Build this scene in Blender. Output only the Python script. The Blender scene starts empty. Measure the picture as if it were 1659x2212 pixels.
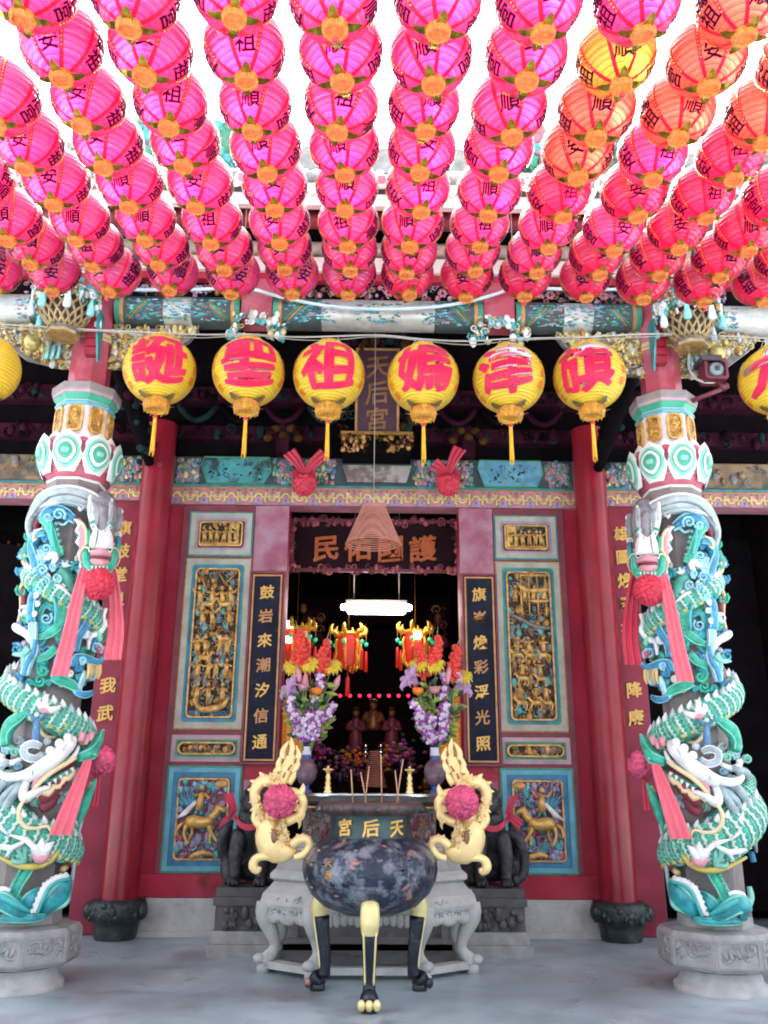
import bpy, bmesh, math, random
from mathutils import Vector, Matrix
R = math.radians
PI = math.pi
sc = bpy.context.scene
COL = sc.collection
rng = random.Random(7)

# ------------------------------------------------------------------ camera
F, CX, CY, H = 1854.0, 829.5, 1106.0, 1.4       # focal length and centre in units of a 1659 x 2212 picture
YAW, PITCH, ROLL = R(-1.0), R(17.7), R(0.4)
_f = Vector((-math.sin(YAW)*math.cos(PITCH), math.cos(YAW)*math.cos(PITCH), math.sin(PITCH)))
_r = Vector((math.cos(YAW), math.sin(YAW), 0))
_u = _r.cross(_f)
_r, _u = _r*math.cos(ROLL)+_u*math.sin(ROLL), _u*math.cos(ROLL)-_r*math.sin(ROLL)
def ray(px, py):
    return _f + _r*((px-CX)/F) + _u*((CY-py)/F)
def at(px, py, Y):
    d = ray(px, py); t = Y/d.y
    return Vector((d.x*t, Y, H+d.z*t))
def proj(p):
    v = Vector(p)-Vector((0, 0, H)); z = v.dot(_f)
    return CX+F*v.dot(_r)/z, CY-F*v.dot(_u)/z
cd = bpy.data.cameras.new('camera'); cam = bpy.data.objects.new('camera', cd); COL.objects.link(cam)
cd.sensor_fit = 'VERTICAL'; cd.sensor_height = 36.0; cd.lens = 36.0*F/2212.0
cd.clip_end = 3000; cd.clip_start = 0.05
cam.matrix_world = Matrix(((_r.x, _u.x, -_f.x, 0), (_r.y, _u.y, -_f.y, 0), (_r.z, _u.z, -_f.z, H), (0, 0, 0, 1)))
sc.camera = cam

# ------------------------------------------------------------------ materials
def _lin(c):
    return tuple(c)+(1.0,)
MATS = {}
def mat(name, col, rough=.5, metal=0.0, var=.18, scale=5.0, bump=0.0, bscale=40.0, alt=None, altamt=(.5, .62), ascale=4.0,
        emit=0.0, ecol=None, spec=.5, kind=None, paper=0.0, coat=0.0, sheer=0.0, alt2=None, amt2=(.55, .62), scale2=9.0):
    m = bpy.data.materials.new(name); m.use_nodes = True
    nt = m.node_tree; N = nt.nodes; L = nt.links
    N.clear()
    out = N.new('ShaderNodeOutputMaterial')
    tc = N.new('ShaderNodeTexCoord')
    nz = N.new('ShaderNodeTexNoise'); nz.inputs['Scale'].default_value = scale; nz.inputs['Detail'].default_value = 5
    L.new(tc.outputs['Object'], nz.inputs['Vector'])
    mp = N.new('ShaderNodeMapRange'); mp.inputs[1].default_value = .3; mp.inputs[2].default_value = .7
    mp.inputs[3].default_value = 1-var; mp.inputs[4].default_value = 1+var
    L.new(nz.outputs['Fac'], mp.inputs[0])
    vm = N.new('ShaderNodeVectorMath'); vm.operation = 'SCALE'
    vm.inputs[0].default_value = col
    L.new(mp.outputs[0], vm.inputs['Scale'])
    csock = vm.outputs[0]
    if kind == 'scales':
        vo = N.new('ShaderNodeTexVoronoi'); vo.feature = 'DISTANCE_TO_EDGE'; vo.inputs['Scale'].default_value = ascale
        L.new(tc.outputs['Object'], vo.inputs['Vector'])
        rp = N.new('ShaderNodeValToRGB'); rp.color_ramp.elements[0].position = .035; rp.color_ramp.elements[1].position = .10
        L.new(vo.outputs['Distance'], rp.inputs[0])
        mx = N.new('ShaderNodeMixRGB'); mx.inputs[1].default_value = _lin(alt)
        L.new(rp.outputs[0], mx.inputs[0]); L.new(csock, mx.inputs[2]); csock = mx.outputs[0]
    elif alt is not None:
        n2 = N.new('ShaderNodeTexNoise'); n2.inputs['Scale'].default_value = ascale; n2.inputs['Detail'].default_value = 6
        n2.inputs['Roughness'].default_value = .6
        L.new(tc.outputs['Object'], n2.inputs['Vector'])
        rp = N.new('ShaderNodeValToRGB'); rp.color_ramp.elements[0].position = altamt[0]; rp.color_ramp.elements[1].position = altamt[1]
        L.new(n2.outputs['Fac'], rp.inputs[0])
        mx = N.new('ShaderNodeMixRGB'); mx.inputs[2].default_value = _lin(alt)
        L.new(rp.outputs[0], mx.inputs[0]); L.new(csock, mx.inputs[1]); csock = mx.outputs[0]
    if alt2 is not None:
        n5 = N.new('ShaderNodeTexNoise'); n5.inputs['Scale'].default_value = scale2; n5.inputs['Detail'].default_value = 7; n5.inputs['Distortion'].default_value = .6
        L.new(tc.outputs['Object'], n5.inputs['Vector'])
        r5 = N.new('ShaderNodeValToRGB'); r5.color_ramp.elements[0].position = amt2[0]; r5.color_ramp.elements[1].position = amt2[1]
        L.new(n5.outputs['Fac'], r5.inputs[0])
        m5 = N.new('ShaderNodeMixRGB'); m5.inputs[2].default_value = _lin(alt2)
        L.new(r5.outputs[0], m5.inputs[0]); L.new(csock, m5.inputs[1]); csock = m5.outputs[0]
    nrm = None
    if bump > 0:
        nb = N.new('ShaderNodeTexNoise'); nb.inputs['Scale'].default_value = bscale; nb.inputs['Detail'].default_value = 4
        L.new(tc.outputs['Object'], nb.inputs['Vector'])
        bp = N.new('ShaderNodeBump'); bp.inputs['Strength'].default_value = bump; bp.inputs['Distance'].default_value = .02
        L.new(nb.outputs['Fac'], bp.inputs['Height']); nrm = bp.outputs[0]
    if paper > 0:
        rf = N.new('ShaderNodeBsdfRefraction'); rf.inputs['Roughness'].default_value = .5; rf.inputs['IOR'].default_value = 1.25
        L.new(csock, rf.inputs[0])
        df = N.new('ShaderNodeBsdfDiffuse'); tr = N.new('ShaderNodeBsdfTranslucent'); gl = N.new('ShaderNodeBsdfGlossy')
        gl.inputs['Roughness'].default_value = rough
        L.new(csock, df.inputs[0]); L.new(csock, tr.inputs[0])
        a = N.new('ShaderNodeMixShader'); a.inputs[0].default_value = paper
        L.new(df.outputs[0], a.inputs[1]); L.new(tr.outputs[0], a.inputs[2])
        b = N.new('ShaderNodeMixShader'); fr = N.new('ShaderNodeFresnel'); fr.inputs['IOR'].default_value = 1.0+spec
        L.new(fr.outputs[0], b.inputs[0])
        if sheer > 0:
            a2 = N.new('ShaderNodeMixShader'); a2.inputs[0].default_value = sheer
            L.new(a.outputs[0], a2.inputs[1]); L.new(rf.outputs[0], a2.inputs[2]); a = a2
        L.new(a.outputs[0], b.inputs[1]); L.new(gl.outputs[0], b.inputs[2])
        L.new(b.outputs[0], out.inputs[0])
    else:
        p = N.new('ShaderNodeBsdfPrincipled')
        L.new(csock, p.inputs['Base Color'])
        p.inputs['Roughness'].default_value = rough; p.inputs['Metallic'].default_value = metal
        p.inputs['Specular IOR Level'].default_value = spec
        if coat: p.inputs['Coat Weight'].default_value = coat; p.inputs['Coat Roughness'].default_value = .2
        if nrm: L.new(nrm, p.inputs['Normal'])
        if emit > 0:
            p.inputs['Emission Color'].default_value = _lin(ecol or col); p.inputs['Emission Strength'].default_value = emit
        L.new(p.outputs[0], out.inputs[0])
    MATS[name] = m
    return m
g = mat
g('red_paint', (.36, .016, .042), .5, spec=.25, var=.18, scale=2.5, alt=(.42, .05, .08), altamt=(.48, .8), ascale=1.6, alt2=(.20, .02, .03), amt2=(.60, .75), scale2=3.5, bump=.08, bscale=60)
g('wine_paint', (.24, .022, .045), .5, spec=.25, var=.2, scale=2.5, alt=(.34, .05, .08), altamt=(.5, .8), ascale=1.3)
g('red_lacquer', (.27, .008, .022), .34, spec=.4, var=.2, scale=3, alt=(.32, .02, .045), altamt=(.5, .8), ascale=2.2, coat=.2, bump=.05, bscale=12)
g('faded_red', (.36, .09, .15), .6, var=.25, scale=3, alt=(.36, .24, .30), altamt=(.42, .68), ascale=3, bump=.2, bscale=30)
g('maroon_wood', (.19, .028, .045), .5, var=.25, scale=6)
g('post_red', (.40, .045, .075), .45, var=.18, scale=4, alt=(.50, .18, .24), altamt=(.48, .75), ascale=3)
g('frame_grey', (.36, .33, .28), .55, var=.2, scale=7, alt=(.36, .30, .27), altamt=(.55, .85))
g('frame_pink', (.46, .27, .33), .55, var=.2, scale=7)
g('lilac_trim', (.33, .24, .36), .55, var=.2, scale=7)
g('teal_paint', (.035, .20, .22), .45, var=.3, scale=9)
g('green_paint', (.04, .22, .15), .45, var=.3, scale=9)
g('blue_trim', (.03, .17, .30), .4, var=.3, scale=9)
g('sky_trim', (.10, .33, .42), .45, var=.25, scale=5)
g('gold_leaf', (.60, .33, .10), .38, metal=.15, var=.45, scale=18, bump=.2, bscale=50)
g('gold_dark', (.42, .21, .05), .4, metal=.3, var=.4, scale=20)
g('gold_letter', (.66, .38, .10), .35, metal=.35, var=.15, scale=30)
g('gold_line', (.48, .22, .08), .4, metal=.2, var=.25, scale=12)
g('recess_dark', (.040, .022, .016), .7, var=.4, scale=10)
g('recess_purple', (.22, .05, .09), .6, var=.35, scale=14)
g('carve_grey', (.19, .17, .17), .55, var=.4, scale=20)
g('carve_brown', (.20, .10, .05), .5, var=.4, scale=20)
g('carve_teal', (.08, .34, .36), .5, var=.3, scale=20)
g('carve_lilac', (.36, .28, .40), .5, var=.3, scale=20)
g('carve_blue', (.07, .18, .36), .5, var=.3, scale=20)
g('board_black', (.020, .006, .010), .7, spec=.1, var=.3, scale=5)
g('board_navy', (.012, .013, .028), .6, spec=.15, var=.35, scale=5, alt=(.05, .05, .07), altamt=(.58, .8), ascale=9)
g('board_purple', (.07, .012, .035), .45, var=.2, scale=5)
g('soot_shade_wood', (.006, .004, .005), .85, spec=.03, var=.4, scale=4)  # soot tones here also hold the shade of porch and hall
g('soot_shade_plum', (.034, .007, .015), .85, spec=.03, var=.4, scale=6)
g('soot_shade_teal', (.012, .028, .030), .85, spec=.03, var=.4, scale=8)
g('soot_shade_gold', (.08, .034, .010), .85, spec=.03, metal=.2, var=.4, scale=8)
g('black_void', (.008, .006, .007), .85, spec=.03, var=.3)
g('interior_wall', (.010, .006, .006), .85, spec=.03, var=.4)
g('frieze_ground', (.035, .05, .06), .5, var=.3, scale=8)
g('frieze_rose', (.45, .17, .22), .5, var=.2, scale=9)
g('frieze_yellow', (.72, .55, .20), .5, var=.2, scale=9)
g('frieze_green', (.06, .26, .12), .5, var=.2, scale=9)
g('frieze_violet', (.17, .06, .24), .5, var=.2, scale=9)
g('frieze_mauve', (.38, .22, .40), .5, var=.2, scale=9)
g('frieze_orange', (.55, .16, .10), .5, var=.2, scale=9)
g('mural_teal', (.06, .26, .29), .5, var=.35, scale=5, alt=(.03, .05, .055), altamt=(.5, .62), ascale=7)
g('mural_blue', (.09, .24, .36), .5, var=.3, scale=4, alt=(.20, .38, .46), altamt=(.5, .65), ascale=6)
g('mural_brown', (.22, .13, .07), .5, var=.4, scale=6, alt=(.06, .05, .05), altamt=(.48, .62), ascale=8)
g('plaque_gold', (.30, .12, .045), .4, metal=.2, var=.2, scale=12)
g('beam_silver', (.48, .46, .44), .32, metal=.25, var=.25, scale=6, alt=(.38, .32, .30), altamt=(.52, .72), ascale=10)
g('beam_dark', (.05, .07, .07), .5, var=.3, scale=10)
g('stone_grey', (.32, .32, .31), .7, var=.2, scale=7, alt=(.22, .20, .20), altamt=(.5, .8), ascale=9, bump=.25, bscale=50)
g('stone_pale', (.46, .46, .44), .7, var=.15, scale=6, alt=(.32, .30, .29), altamt=(.52, .8), ascale=8, bump=.2, bscale=60)
g('stone_core', (.22, .18, .175), .65, var=.2, scale=8, bump=.2, bscale=50)
g('stone_dark', (.085, .08, .08), .65, var=.3, scale=7, bump=.3, bscale=40)
g('stone_black', (.020, .030, .028), .35, var=.5, scale=12, alt=(.05, .09, .08), altamt=(.55, .75), ascale=14, bump=.4, bscale=60)
g('drum_white', (.62, .57, .60), .55, var=.12, scale=6, alt=(.50, .42, .48), altamt=(.5, .8), ascale=5)
g('collar_grey', (.26, .22, .22), .6, var=.2, scale=7)
g('petal_green', (.05, .33, .22), .4, var=.2, scale=9)
g('petal_mint', (.22, .56, .45), .4, var=.15, scale=9)
g('petal_white', (.72, .70, .70), .45, var=.1, scale=9)
g('petal_rose', (.48, .09, .14), .45, var=.2, scale=9)
g('scale_green', (.06, .32, .24), .35, var=.35, scale=14, bump=.3, bscale=70)
g('scale_dark', (.03, .30, .25), .35, var=.4, scale=20)
g('scale_rim', (.60, .76, .62), .4, var=.25, scale=12)
g('scale_pale', (.10, .42, .34), .35, var=.3, scale=12, bump=.3, bscale=70)
g('leg_green', (.03, .40, .27), .35, var=.35, scale=16, bump=.4, bscale=90)
g('claw_teal', (.05, .40, .40), .35, var=.2, scale=9)
g('wave_teal', (.03, .33, .36), .3, var=.5, scale=10, bump=.3, bscale=60)
g('cloud_blue', (.04, .26, .46), .35, var=.4, scale=14, bump=.35, bscale=80)
g('cloud_sky', (.28, .58, .70), .4, var=.3, scale=12, bump=.3, bscale=80)
g('porcelain_white', (.78, .77, .76), .4, var=.15, scale=14, alt=(.55, .60, .58), altamt=(.58, .8), ascale=12, bump=.3, bscale=60)
g('mane_grey', (.36, .43, .46), .45, var=.3, scale=10, bump=.5, bscale=35)
g('snout_grey', (.24, .23, .25), .45, var=.35, scale=12, bump=.5, bscale=45)
g('nose_pink', (.66, .28, .33), .4, var=.15, scale=9)
g('cream', (.78, .60, .34), .4, var=.12, scale=9)
g('belly_yellow', (.60, .45, .10), .4, var=.2, scale=9)
g('maroon_in', (.22, .03, .05), .5, var=.2)
g('brocade_red', (.62, .03, .065), .6, var=.2, scale=12)
g('brocade_rose', (.60, .07, .16), .6, var=.25, scale=12)
g('satin_pink', (.74, .13, .18), .5, var=.12, scale=5)
g('satin_red', (.50, .02, .055), .5, var=.15, scale=5)
g('burner_black', (.022, .030, .055), .30, metal=.3, var=.4, scale=6, alt=(.20, .22, .26), altamt=(.47, .62), ascale=9, bump=.5, bscale=35, alt2=(.42, .20, .17), amt2=(.60, .66), scale2=7)
g('leg_black', (.010, .014, .026), .3, metal=.3, var=.4, scale=8, alt=(.06, .07, .09), altamt=(.55, .75), ascale=14, bump=.2, bscale=40)
g('burner_green', (.035, .065, .068), .4, metal=.3, var=.3, scale=6)
g('burner_rust', (.10, .055, .05), .5, metal=.3, var=.4, scale=9)
g('rust_pink', (.45, .21, .17), .6, var=.4, scale=14)
g('cast_gold', (.86, .62, .28), .38, metal=.15, var=.15, scale=10, bump=.1, bscale=40)
g('brass_yellow', (.80, .66, .30), .35, metal=.3, var=.15, scale=8)
g('lion_bronze', (.026, .025, .028), .4, metal=.2, var=.4, scale=8, alt=(.07, .07, .08), altamt=(.5, .75), ascale=12, bump=.9, bscale=22)
g('ash', (.35, .33, .31), .9)
g('lantern_pink', (.95, .10, .37), .25, var=.10, scale=4, paper=.5, spec=.55, sheer=.25)
g('lantern_pink_cast', (.94, .045, .19), .25, var=.10, scale=4, paper=.5, spec=.55, sheer=.2)  # pink paper with the right side's redder cast put into the colour
g('lantern_sun_orange', (.94, .22, .14), .25, var=.08, scale=4, paper=.5, spec=.55, sheer=.2)  # sunlight coming through the shade put into the paper colour
g('lantern_sun_gold', (.94, .52, .08), .25, var=.08, scale=4, paper=.5, spec=.55, sheer=.2)  # the same sun glow, yellower, put into the paper colour
g('lantern_yellow', (.96, .65, .05), .3, var=.05, scale=3, paper=.4, spec=.5)
g('ribbon_red', (.85, .012, .05), .35, var=.08, paper=.3, spec=.3)
g('glyph_ink', (.05, .003, .03), .5, var=.1, paper=.2, spec=.1)
g('glyph_red', (.80, .022, .10), .4, var=.08, paper=.3, spec=.3)
g('glyph_orange', (.80, .12, .01), .4, var=.08, paper=.2, spec=.3)
g('fringe_orange', (.86, .33, .09), .6, var=.3, scale=50, paper=.5, spec=.2)
g('fringe_straw', (.72, .36, .05), .6, var=.35, scale=60, paper=.2, spec=.2)
g('foil_gold', (.42, .30, .04), .22, metal=.9, var=.4, scale=30)
g('foil_brown', (.30, .22, .12), .3, metal=.7, var=.4, scale=30)
g('sequin', (.90, .62, .14), .2, metal=.6, var=.2)
g('tassel_yellow', (.85, .42, .02), .6, var=.2, scale=40)
g('tag_red', (.80, .03, .06), .5, paper=.3)
g('incense_red', (.50, .20, .15), .8, var=.2)
g('incense_stick', (.50, .27, .16), .8, var=.2)
g('wire_grey', (.40, .36, .33), .5)
g('hose_white', (.55, .66, .74), .35)
g('strap_gold', (.66, .48, .20), .5)
g('cctv_red', (.13, .022, .032), .4)
g('cctv_glass', (.16, .20, .22), .2)
g('cctv_dark', (.05, .03, .04), .4)
g('glass_bead', (.22, .58, .60), .15, var=.2, scale=9, spec=.8)
g('glass_pale', (.62, .72, .86), .15, var=.15, scale=9, spec=.8)
g('lattice_gold', (.36, .24, .12), .35, metal=.3, var=.3, scale=20)
g('bracket_gold', (.55, .42, .17), .33, metal=.3, var=.5, scale=16)
g('vase_indigo', (.022, .018, .05), .25, var=.3, scale=12)
g('vase_plum', (.10, .055, .08), .3, var=.35, scale=18, alt=(.20, .12, .15), altamt=(.5, .65), ascale=14)
g('vase_blue', (.02, .06, .22), .25, var=.3, scale=20)
g('brass_candle', (.75, .55, .22), .25, metal=.7, var=.2)
g('glad_red', (.85, .05, .025), .5, paper=.3)
g('mum_yellow', (.85, .62, .03), .6, paper=.25, var=.25, scale=60)
g('lily_lilac', (.60, .34, .62), .5, paper=.3)
g('lily_pink', (.75, .30, .38), .5, paper=.3)
g('rose_orange', (.90, .22, .01), .5, paper=.2)
g('orchid_purple', (.40, .05, .40), .5, paper=.25)
g('orchid_white', (.75, .66, .78), .5, paper=.25)
g('leaf_green', (.30, .36, .05), .5, var=.3, paper=.25)
g('leaf_dark', (.03, .07, .03), .5, var=.3)
g('stem_green', (.20, .30, .08), .5, var=.3)
g('lamp_glow', (.9, .9, .9), .4, emit=5, ecol=(1, .86, .84))
g('bulb_glow', (.9, .7, .4), .4, emit=6, ecol=(1, .55, .22))
g('led_red', (.6, .0, .03), .4, emit=.5, ecol=(1, .02, .07))
g('sign_glow', (.9, .8, .8), .4, emit=.8, ecol=(1, .8, .75))
g('palace_red', (.35, .010, .010), .35, emit=.045, ecol=(1, .05, .02))
g('palace_gold', (.55, .28, .03), .3, metal=.4, emit=.02, ecol=(1, .5, .06), var=.4, scale=30)
g('jade_bead', (.02, .42, .22), .3, emit=.12)
g('tower_gold', (.45, .20, .03), .35, metal=.3, emit=.035, ecol=(1, .38, .05), var=.5, scale=40)
g('board_worn', (.42, .36, .34), .6, var=.3, scale=5, alt=(.16, .10, .10), altamt=(.45, .6), ascale=5)
g('letter_orange', (.50, .10, .02), .45, var=.15)
g('plaster_white', (.70, .66, .66), .6, var=.08, scale=4)
g('tile_grey', (.30, .29, .28), .7, var=.3, scale=6)
g('ridge_green', (.06, .26, .16), .4, var=.3, scale=9)
g('chrome', (.75, .75, .78), .12, metal=1.0, var=.05)
g('statue_gold', (.25, .09, .03), .4, metal=.3, emit=.0, ecol=(1, .35, .1))
g('cut_flower_pink', (.50, .06, .22), .6, emit=.0, ecol=(1, .1, .4))

# ground: blue-grey polished concrete, worn and stained in soft patches
def floor_mat():
    m = mat('floor_stone', (.26, .34, .365), .30, var=.22, scale=1.6, alt=(.40, .49, .52), altamt=(.42, .66), ascale=1.1, bump=.12, bscale=45, alt2=(.19, .23, .25), amt2=(.55, .75), scale2=2.6)
    nt = m.node_tree; N = nt.nodes; L = nt.links
    p = [n for n in N if n.type == 'BSDF_PRINCIPLED'][0]
    src = p.inputs['Base Color'].links[0].from_socket
    tc = [n for n in N if n.type == 'TEX_COORD'][0]
    n3 = N.new('ShaderNodeTexNoise'); n3.inputs['Scale'].default_value = 1.0; n3.inputs['Detail'].default_value = 5
    L.new(tc.outputs['Object'], n3.inputs['Vector'])
    rp = N.new('ShaderNodeValToRGB'); rp.color_ramp.elements[0].position = .56; rp.color_ramp.elements[1].position = .72
    L.new(n3.outputs['Fac'], rp.inputs[0])
    mx = N.new('ShaderNodeMixRGB'); mx.inputs[2].default_value = (.20, .16, .20, 1)
    L.new(rp.outputs[0], mx.inputs[0]); L.new(src, mx.inputs[1]); L.new(mx.outputs[0], p.inputs['Base Color'])
    n4 = N.new('ShaderNodeMapRange'); n4.inputs[3].default_value = .18; n4.inputs[4].default_value = .45
    L.new(n3.outputs['Fac'], n4.inputs[0]); L.new(n4.outputs[0], p.inputs['Roughness'])
floor_mat()

# ------------------------------------------------------------------ glyphs
_gc = {}
def glyph(ch, off=.012, depth=0.0):
    """one Chinese character as flat (or extruded) mesh data, centred, about one unit high, brush-slanted"""
    k = (ch, off, depth)
    if k in _gc: return _gc[k]
    c = bpy.data.curves.new('glyph', 'FONT'); c.body = ch; c.size = 1.0; c.offset = off; c.extrude = depth; c.resolution_u = 2
    o = bpy.data.objects.new('glyph', c); COL.objects.link(o)
    bpy.context.view_layer.update()
    me = o.evaluated_get(bpy.context.evaluated_depsgraph_get()).to_mesh()
    vs = []
    for v in me.vertices:
        x, y = v.co.x-.5, v.co.y-.38
        vs.append((x*1.02, y+.11*x-.05*x*x, v.co.z))
    fs = [tuple(p.vertices) for p in me.polygons]
    o.evaluated_get(bpy.context.evaluated_depsgraph_get()).to_mesh_clear()
    bpy.data.objects.remove(o); bpy.data.curves.remove(c)
    _gc[k] = (vs, fs)
    return _gc[k]
_gs = {}
def glyph_cut(ch, off, step):
    """the same character cut into small cells so that it can lie on a curved surface"""
    k = (ch, off, step)
    if k in _gs: return _gs[k]
    vs, fs = glyph(ch, off, 0.0)
    bm = bmesh.new()
    bv = [bm.verts.new(v) for v in vs]
    for f in fs:
        try: bm.faces.new([bv[i] for i in f])
        except ValueError: pass
    n = int(.6/step)+1
    for i in range(-n, n+1):
        for no in ((1, 0, 0), (0, 1, 0)):
            co = (i*step, i*step, 0)
            bmesh.ops.bisect_plane(bm, geom=bm.verts[:]+bm.edges[:]+bm.faces[:], plane_co=co, plane_no=no, dist=1e-6)
    bm.verts.index_update()
    _gs[k] = ([tuple(v.co) for v in bm.verts], [tuple(v.index for v in f.verts) for f in bm.faces])
    bm.free()
    return _gs[k]

# ------------------------------------------------------------------ mesh builder
def catmull(pts, k):
    if k <= 1 or len(pts) < 3: return list(pts)
    out = []
    n = len(pts)
    for i in range(n-1):
        p0 = pts[max(i-1, 0)]; p1 = pts[i]; p2 = pts[i+1]; p3 = pts[min(i+2, n-1)]
        for j in range(k):
            t = j/k
            out.append(tuple(.5*((2*b)+(-a+c)*t+(2*a-5*b+4*c-d)*t*t+(-a+3*b-3*c+d)*t**3) for a, b, c, d in zip(p0, p1, p2, p3)))
    out.append(tuple(pts[-1]))
    return out
class MB:
    def __init__(s):
        s.v = []; s.f = []; s.m = []; s.s = []; s.mats = []
    def mi(s, m):
        if m not in s.mats: s.mats.append(m)
        return s.mats.index(m)
    def add(s, vs, fs, m, smooth=True):
        k = len(s.v); i = s.mi(m)
        s.v += [tuple(v) for v in vs]
        for f in fs:
            s.f.append(tuple(a+k for a in f)); s.m.append(i); s.s.append(smooth)
    def box(s, x0, x1, y0, y1, z0, z1, m):
        vs = [(x, y, z) for x in (x0, x1) for y in (y0, y1) for z in (z0, z1)]
        s.add(vs, [(0, 1, 3, 2), (4, 6, 7, 5), (0, 4, 5, 1), (2, 3, 7, 6), (0, 2, 6, 4), (1, 5, 7, 3)], m, False)
    def obox(s, M, sx, sy, sz, m):
        vs = [M @ Vector((x, y, z)) for x in (-sx, sx) for y in (-sy, sy) for z in (-sz, sz)]
        s.add(vs, [(0, 1, 3, 2), (4, 6, 7, 5), (0, 4, 5, 1), (2, 3, 7, 6), (0, 2, 6, 4), (1, 5, 7, 3)], m, False)
    def lathe(s, prof, n, m, c=(0, 0, 0), ph=0.0, smooth=True, cap=True, rf=None, M=None):
        vs = []; fs = []
        for r, z in prof:
            for i in range(n):
                a = 2*PI*i/n+ph; q = r*(rf(a, z) if rf else 1)
                p = Vector((q*math.cos(a), q*math.sin(a), z))
                if M: p = M @ p
                vs.append((c[0]+p.x, c[1]+p.y, c[2]+p.z))
        for j in range(len(prof)-1):
            for i in range(n):
                a = j*n+i; b = j*n+(i+1) % n
                fs.append((a, b, b+n, a+n))
        s.add(vs, fs, m, smooth)
        if cap:
            k = len(vs)
            s.add(vs[:n], [tuple(reversed(range(n)))], m, False)
            s.add(vs[k-n:], [tuple(range(n))], m, False)
    def tube(s, pts, r, m, n=8, k=1, cap=True, flat=1.0, up=None):
        rr = r if isinstance(r, (list, tuple)) else [r]*len(pts)
        q = [tuple(p)+(a,) for p, a in zip(pts, rr)]
        q = catmull(q, k)
        P = [Vector(p[:3]) for p in q]; A = [max(p[3], .0004) for p in q]
        nrm = None; vs = []; fs = []
        for i, p in enumerate(P):
            t = (P[min(i+1, len(P)-1)]-P[max(i-1, 0)])
            if t.length < 1e-9: t = Vector((0, 0, 1))
            t.normalize()
            if nrm is None:
                nrm = Vector(up) if up else (Vector((0, 1, 0)) if abs(t.y) < .9 else Vector((1, 0, 0)))
            elif up: nrm = Vector(up)
            nrm = (nrm-t*nrm.dot(t))
            if nrm.length < 1e-6: nrm = t.orthogonal()
            nrm.normalize(); b = t.cross(nrm)
            for j in range(n):
                a = 2*PI*j/n
                vs.append(p+nrm*(math.cos(a)*A[i]*flat)+b*(math.sin(a)*A[i]))
        for i in range(len(P)-1):
            for j in range(n):
                a = i*n+j; b2 = i*n+(j+1) % n
                fs.append((a, b2, b2+n, a+n))
        if cap:
            fs.append(tuple(reversed(range(n)))); fs.append(tuple(range(len(vs)-n, len(vs))))
        s.add(vs, fs, m)
    def ball(s, c, r, m, nu=10, nv=6, M=None, fn=None):
        if not isinstance(r, (list, tuple)): r = (r, r, r)
        vs = []; fs = []
        c = Vector(c)
        for j in range(nv+1):
            e = -PI/2+PI*j/nv
            for i in range(nu):
                a = 2*PI*i/nu
                d = Vector((math.cos(e)*math.cos(a), math.cos(e)*math.sin(a), math.sin(e)))
                q = fn(d) if fn else 1.0
                p = Vector((d.x*r[0]*q, d.y*r[1]*q, d.z*r[2]*q))
                if M: p = M @ p
                vs.append(c+p)
        for j in range(nv):
            for i in range(nu):
                a = j*nu+i; b = j*nu+(i+1) % nu
                fs.append((a, b, b+nu, a+nu))
        s.add(vs, fs, m)
    def prism(s, poly, place, w0, w1, m, smooth=False, back=True):
        n = len(poly)
        vs = [place(u, v, w0) for u, v in poly]+[place(u, v, w1) for u, v in poly]
        fs = [(i, (i+1) % n, (i+1) % n+n, i+n) for i in range(n)]+[tuple(range(n, 2*n))]
        if back: fs.append(tuple(reversed(range(n))))
        s.add(vs, fs, m, smooth)
    def text(s, ch, place, size, m, off=.012, depth=.02):
        vs, fs = glyph(ch, .008, depth)
        for k in range(5):          # brush weight: the thin character laid several times, a hair apart
            dx, dy = (0, 0) if k == 0 else (off*math.cos(k*PI/2+.6), off*math.sin(k*PI/2+.6))
            s.add([place((x+dx)*size, (y+dy)*size, (z+depth)*size+.0004*k) for x, y, z in vs], fs, m, False)
    def mirrored(s, ax=0.0):
        q = MB(); q.v = [(2*ax-x, y, z) for x, y, z in s.v]; q.f = [tuple(reversed(f)) for f in s.f]
        q.m = list(s.m); q.s = list(s.s); q.mats = list(s.mats)
        return q
    def build(s, name, parent=None, fix=True):
        """one mesh object; vertices are given in the parent's own frame"""
        me = bpy.data.meshes.new(name)
        me.from_pydata([tuple(v) for v in s.v], [], s.f)
        for m in s.mats: me.materials.append(MATS[m])
        me.polygons.foreach_set('material_index', s.m)
        me.polygons.foreach_set('use_smooth', s.s)
        me.validate(); me.update()
        if fix:
            bm = bmesh.new(); bm.from_mesh(me); bmesh.ops.recalc_face_normals(bm, faces=bm.faces); bm.to_mesh(me); bm.free()
        o = bpy.data.objects.new(name, me); COL.objects.link(o)
        if parent: o.parent = parent
        return o
def tag(o, label=None, cat=None, group=None, kind=None):
    if label: o['label'] = label
    if cat: o['category'] = cat
    if group: o['group'] = group
    if kind: o['kind'] = kind
    return o
def empty(name, loc=(0, 0, 0), label=None, cat=None, group=None):
    o = bpy.data.objects.new(name, None); COL.objects.link(o); o.location = loc; o.empty_display_size = .1
    return tag(o, label, cat, group)
def copy_tree(o, parent=None):
    c = o.copy(); COL.objects.link(c)
    if parent: c.parent = parent
    for ch in list(o.children): copy_tree(ch, c)
    return c
class Sh(MB):
    """a builder whose points are given in world space and stored relative to the thing's base"""
    def __init__(s, loc=(0, 0, 0)):
        MB.__init__(s); s.loc = Vector(loc)
    def add(s, vs, fs, m, smooth=True):
        MB.add(s, [(v[0]-s.loc.x, v[1]-s.loc.y, v[2]-s.loc.z) for v in vs], fs, m, smooth)
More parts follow.
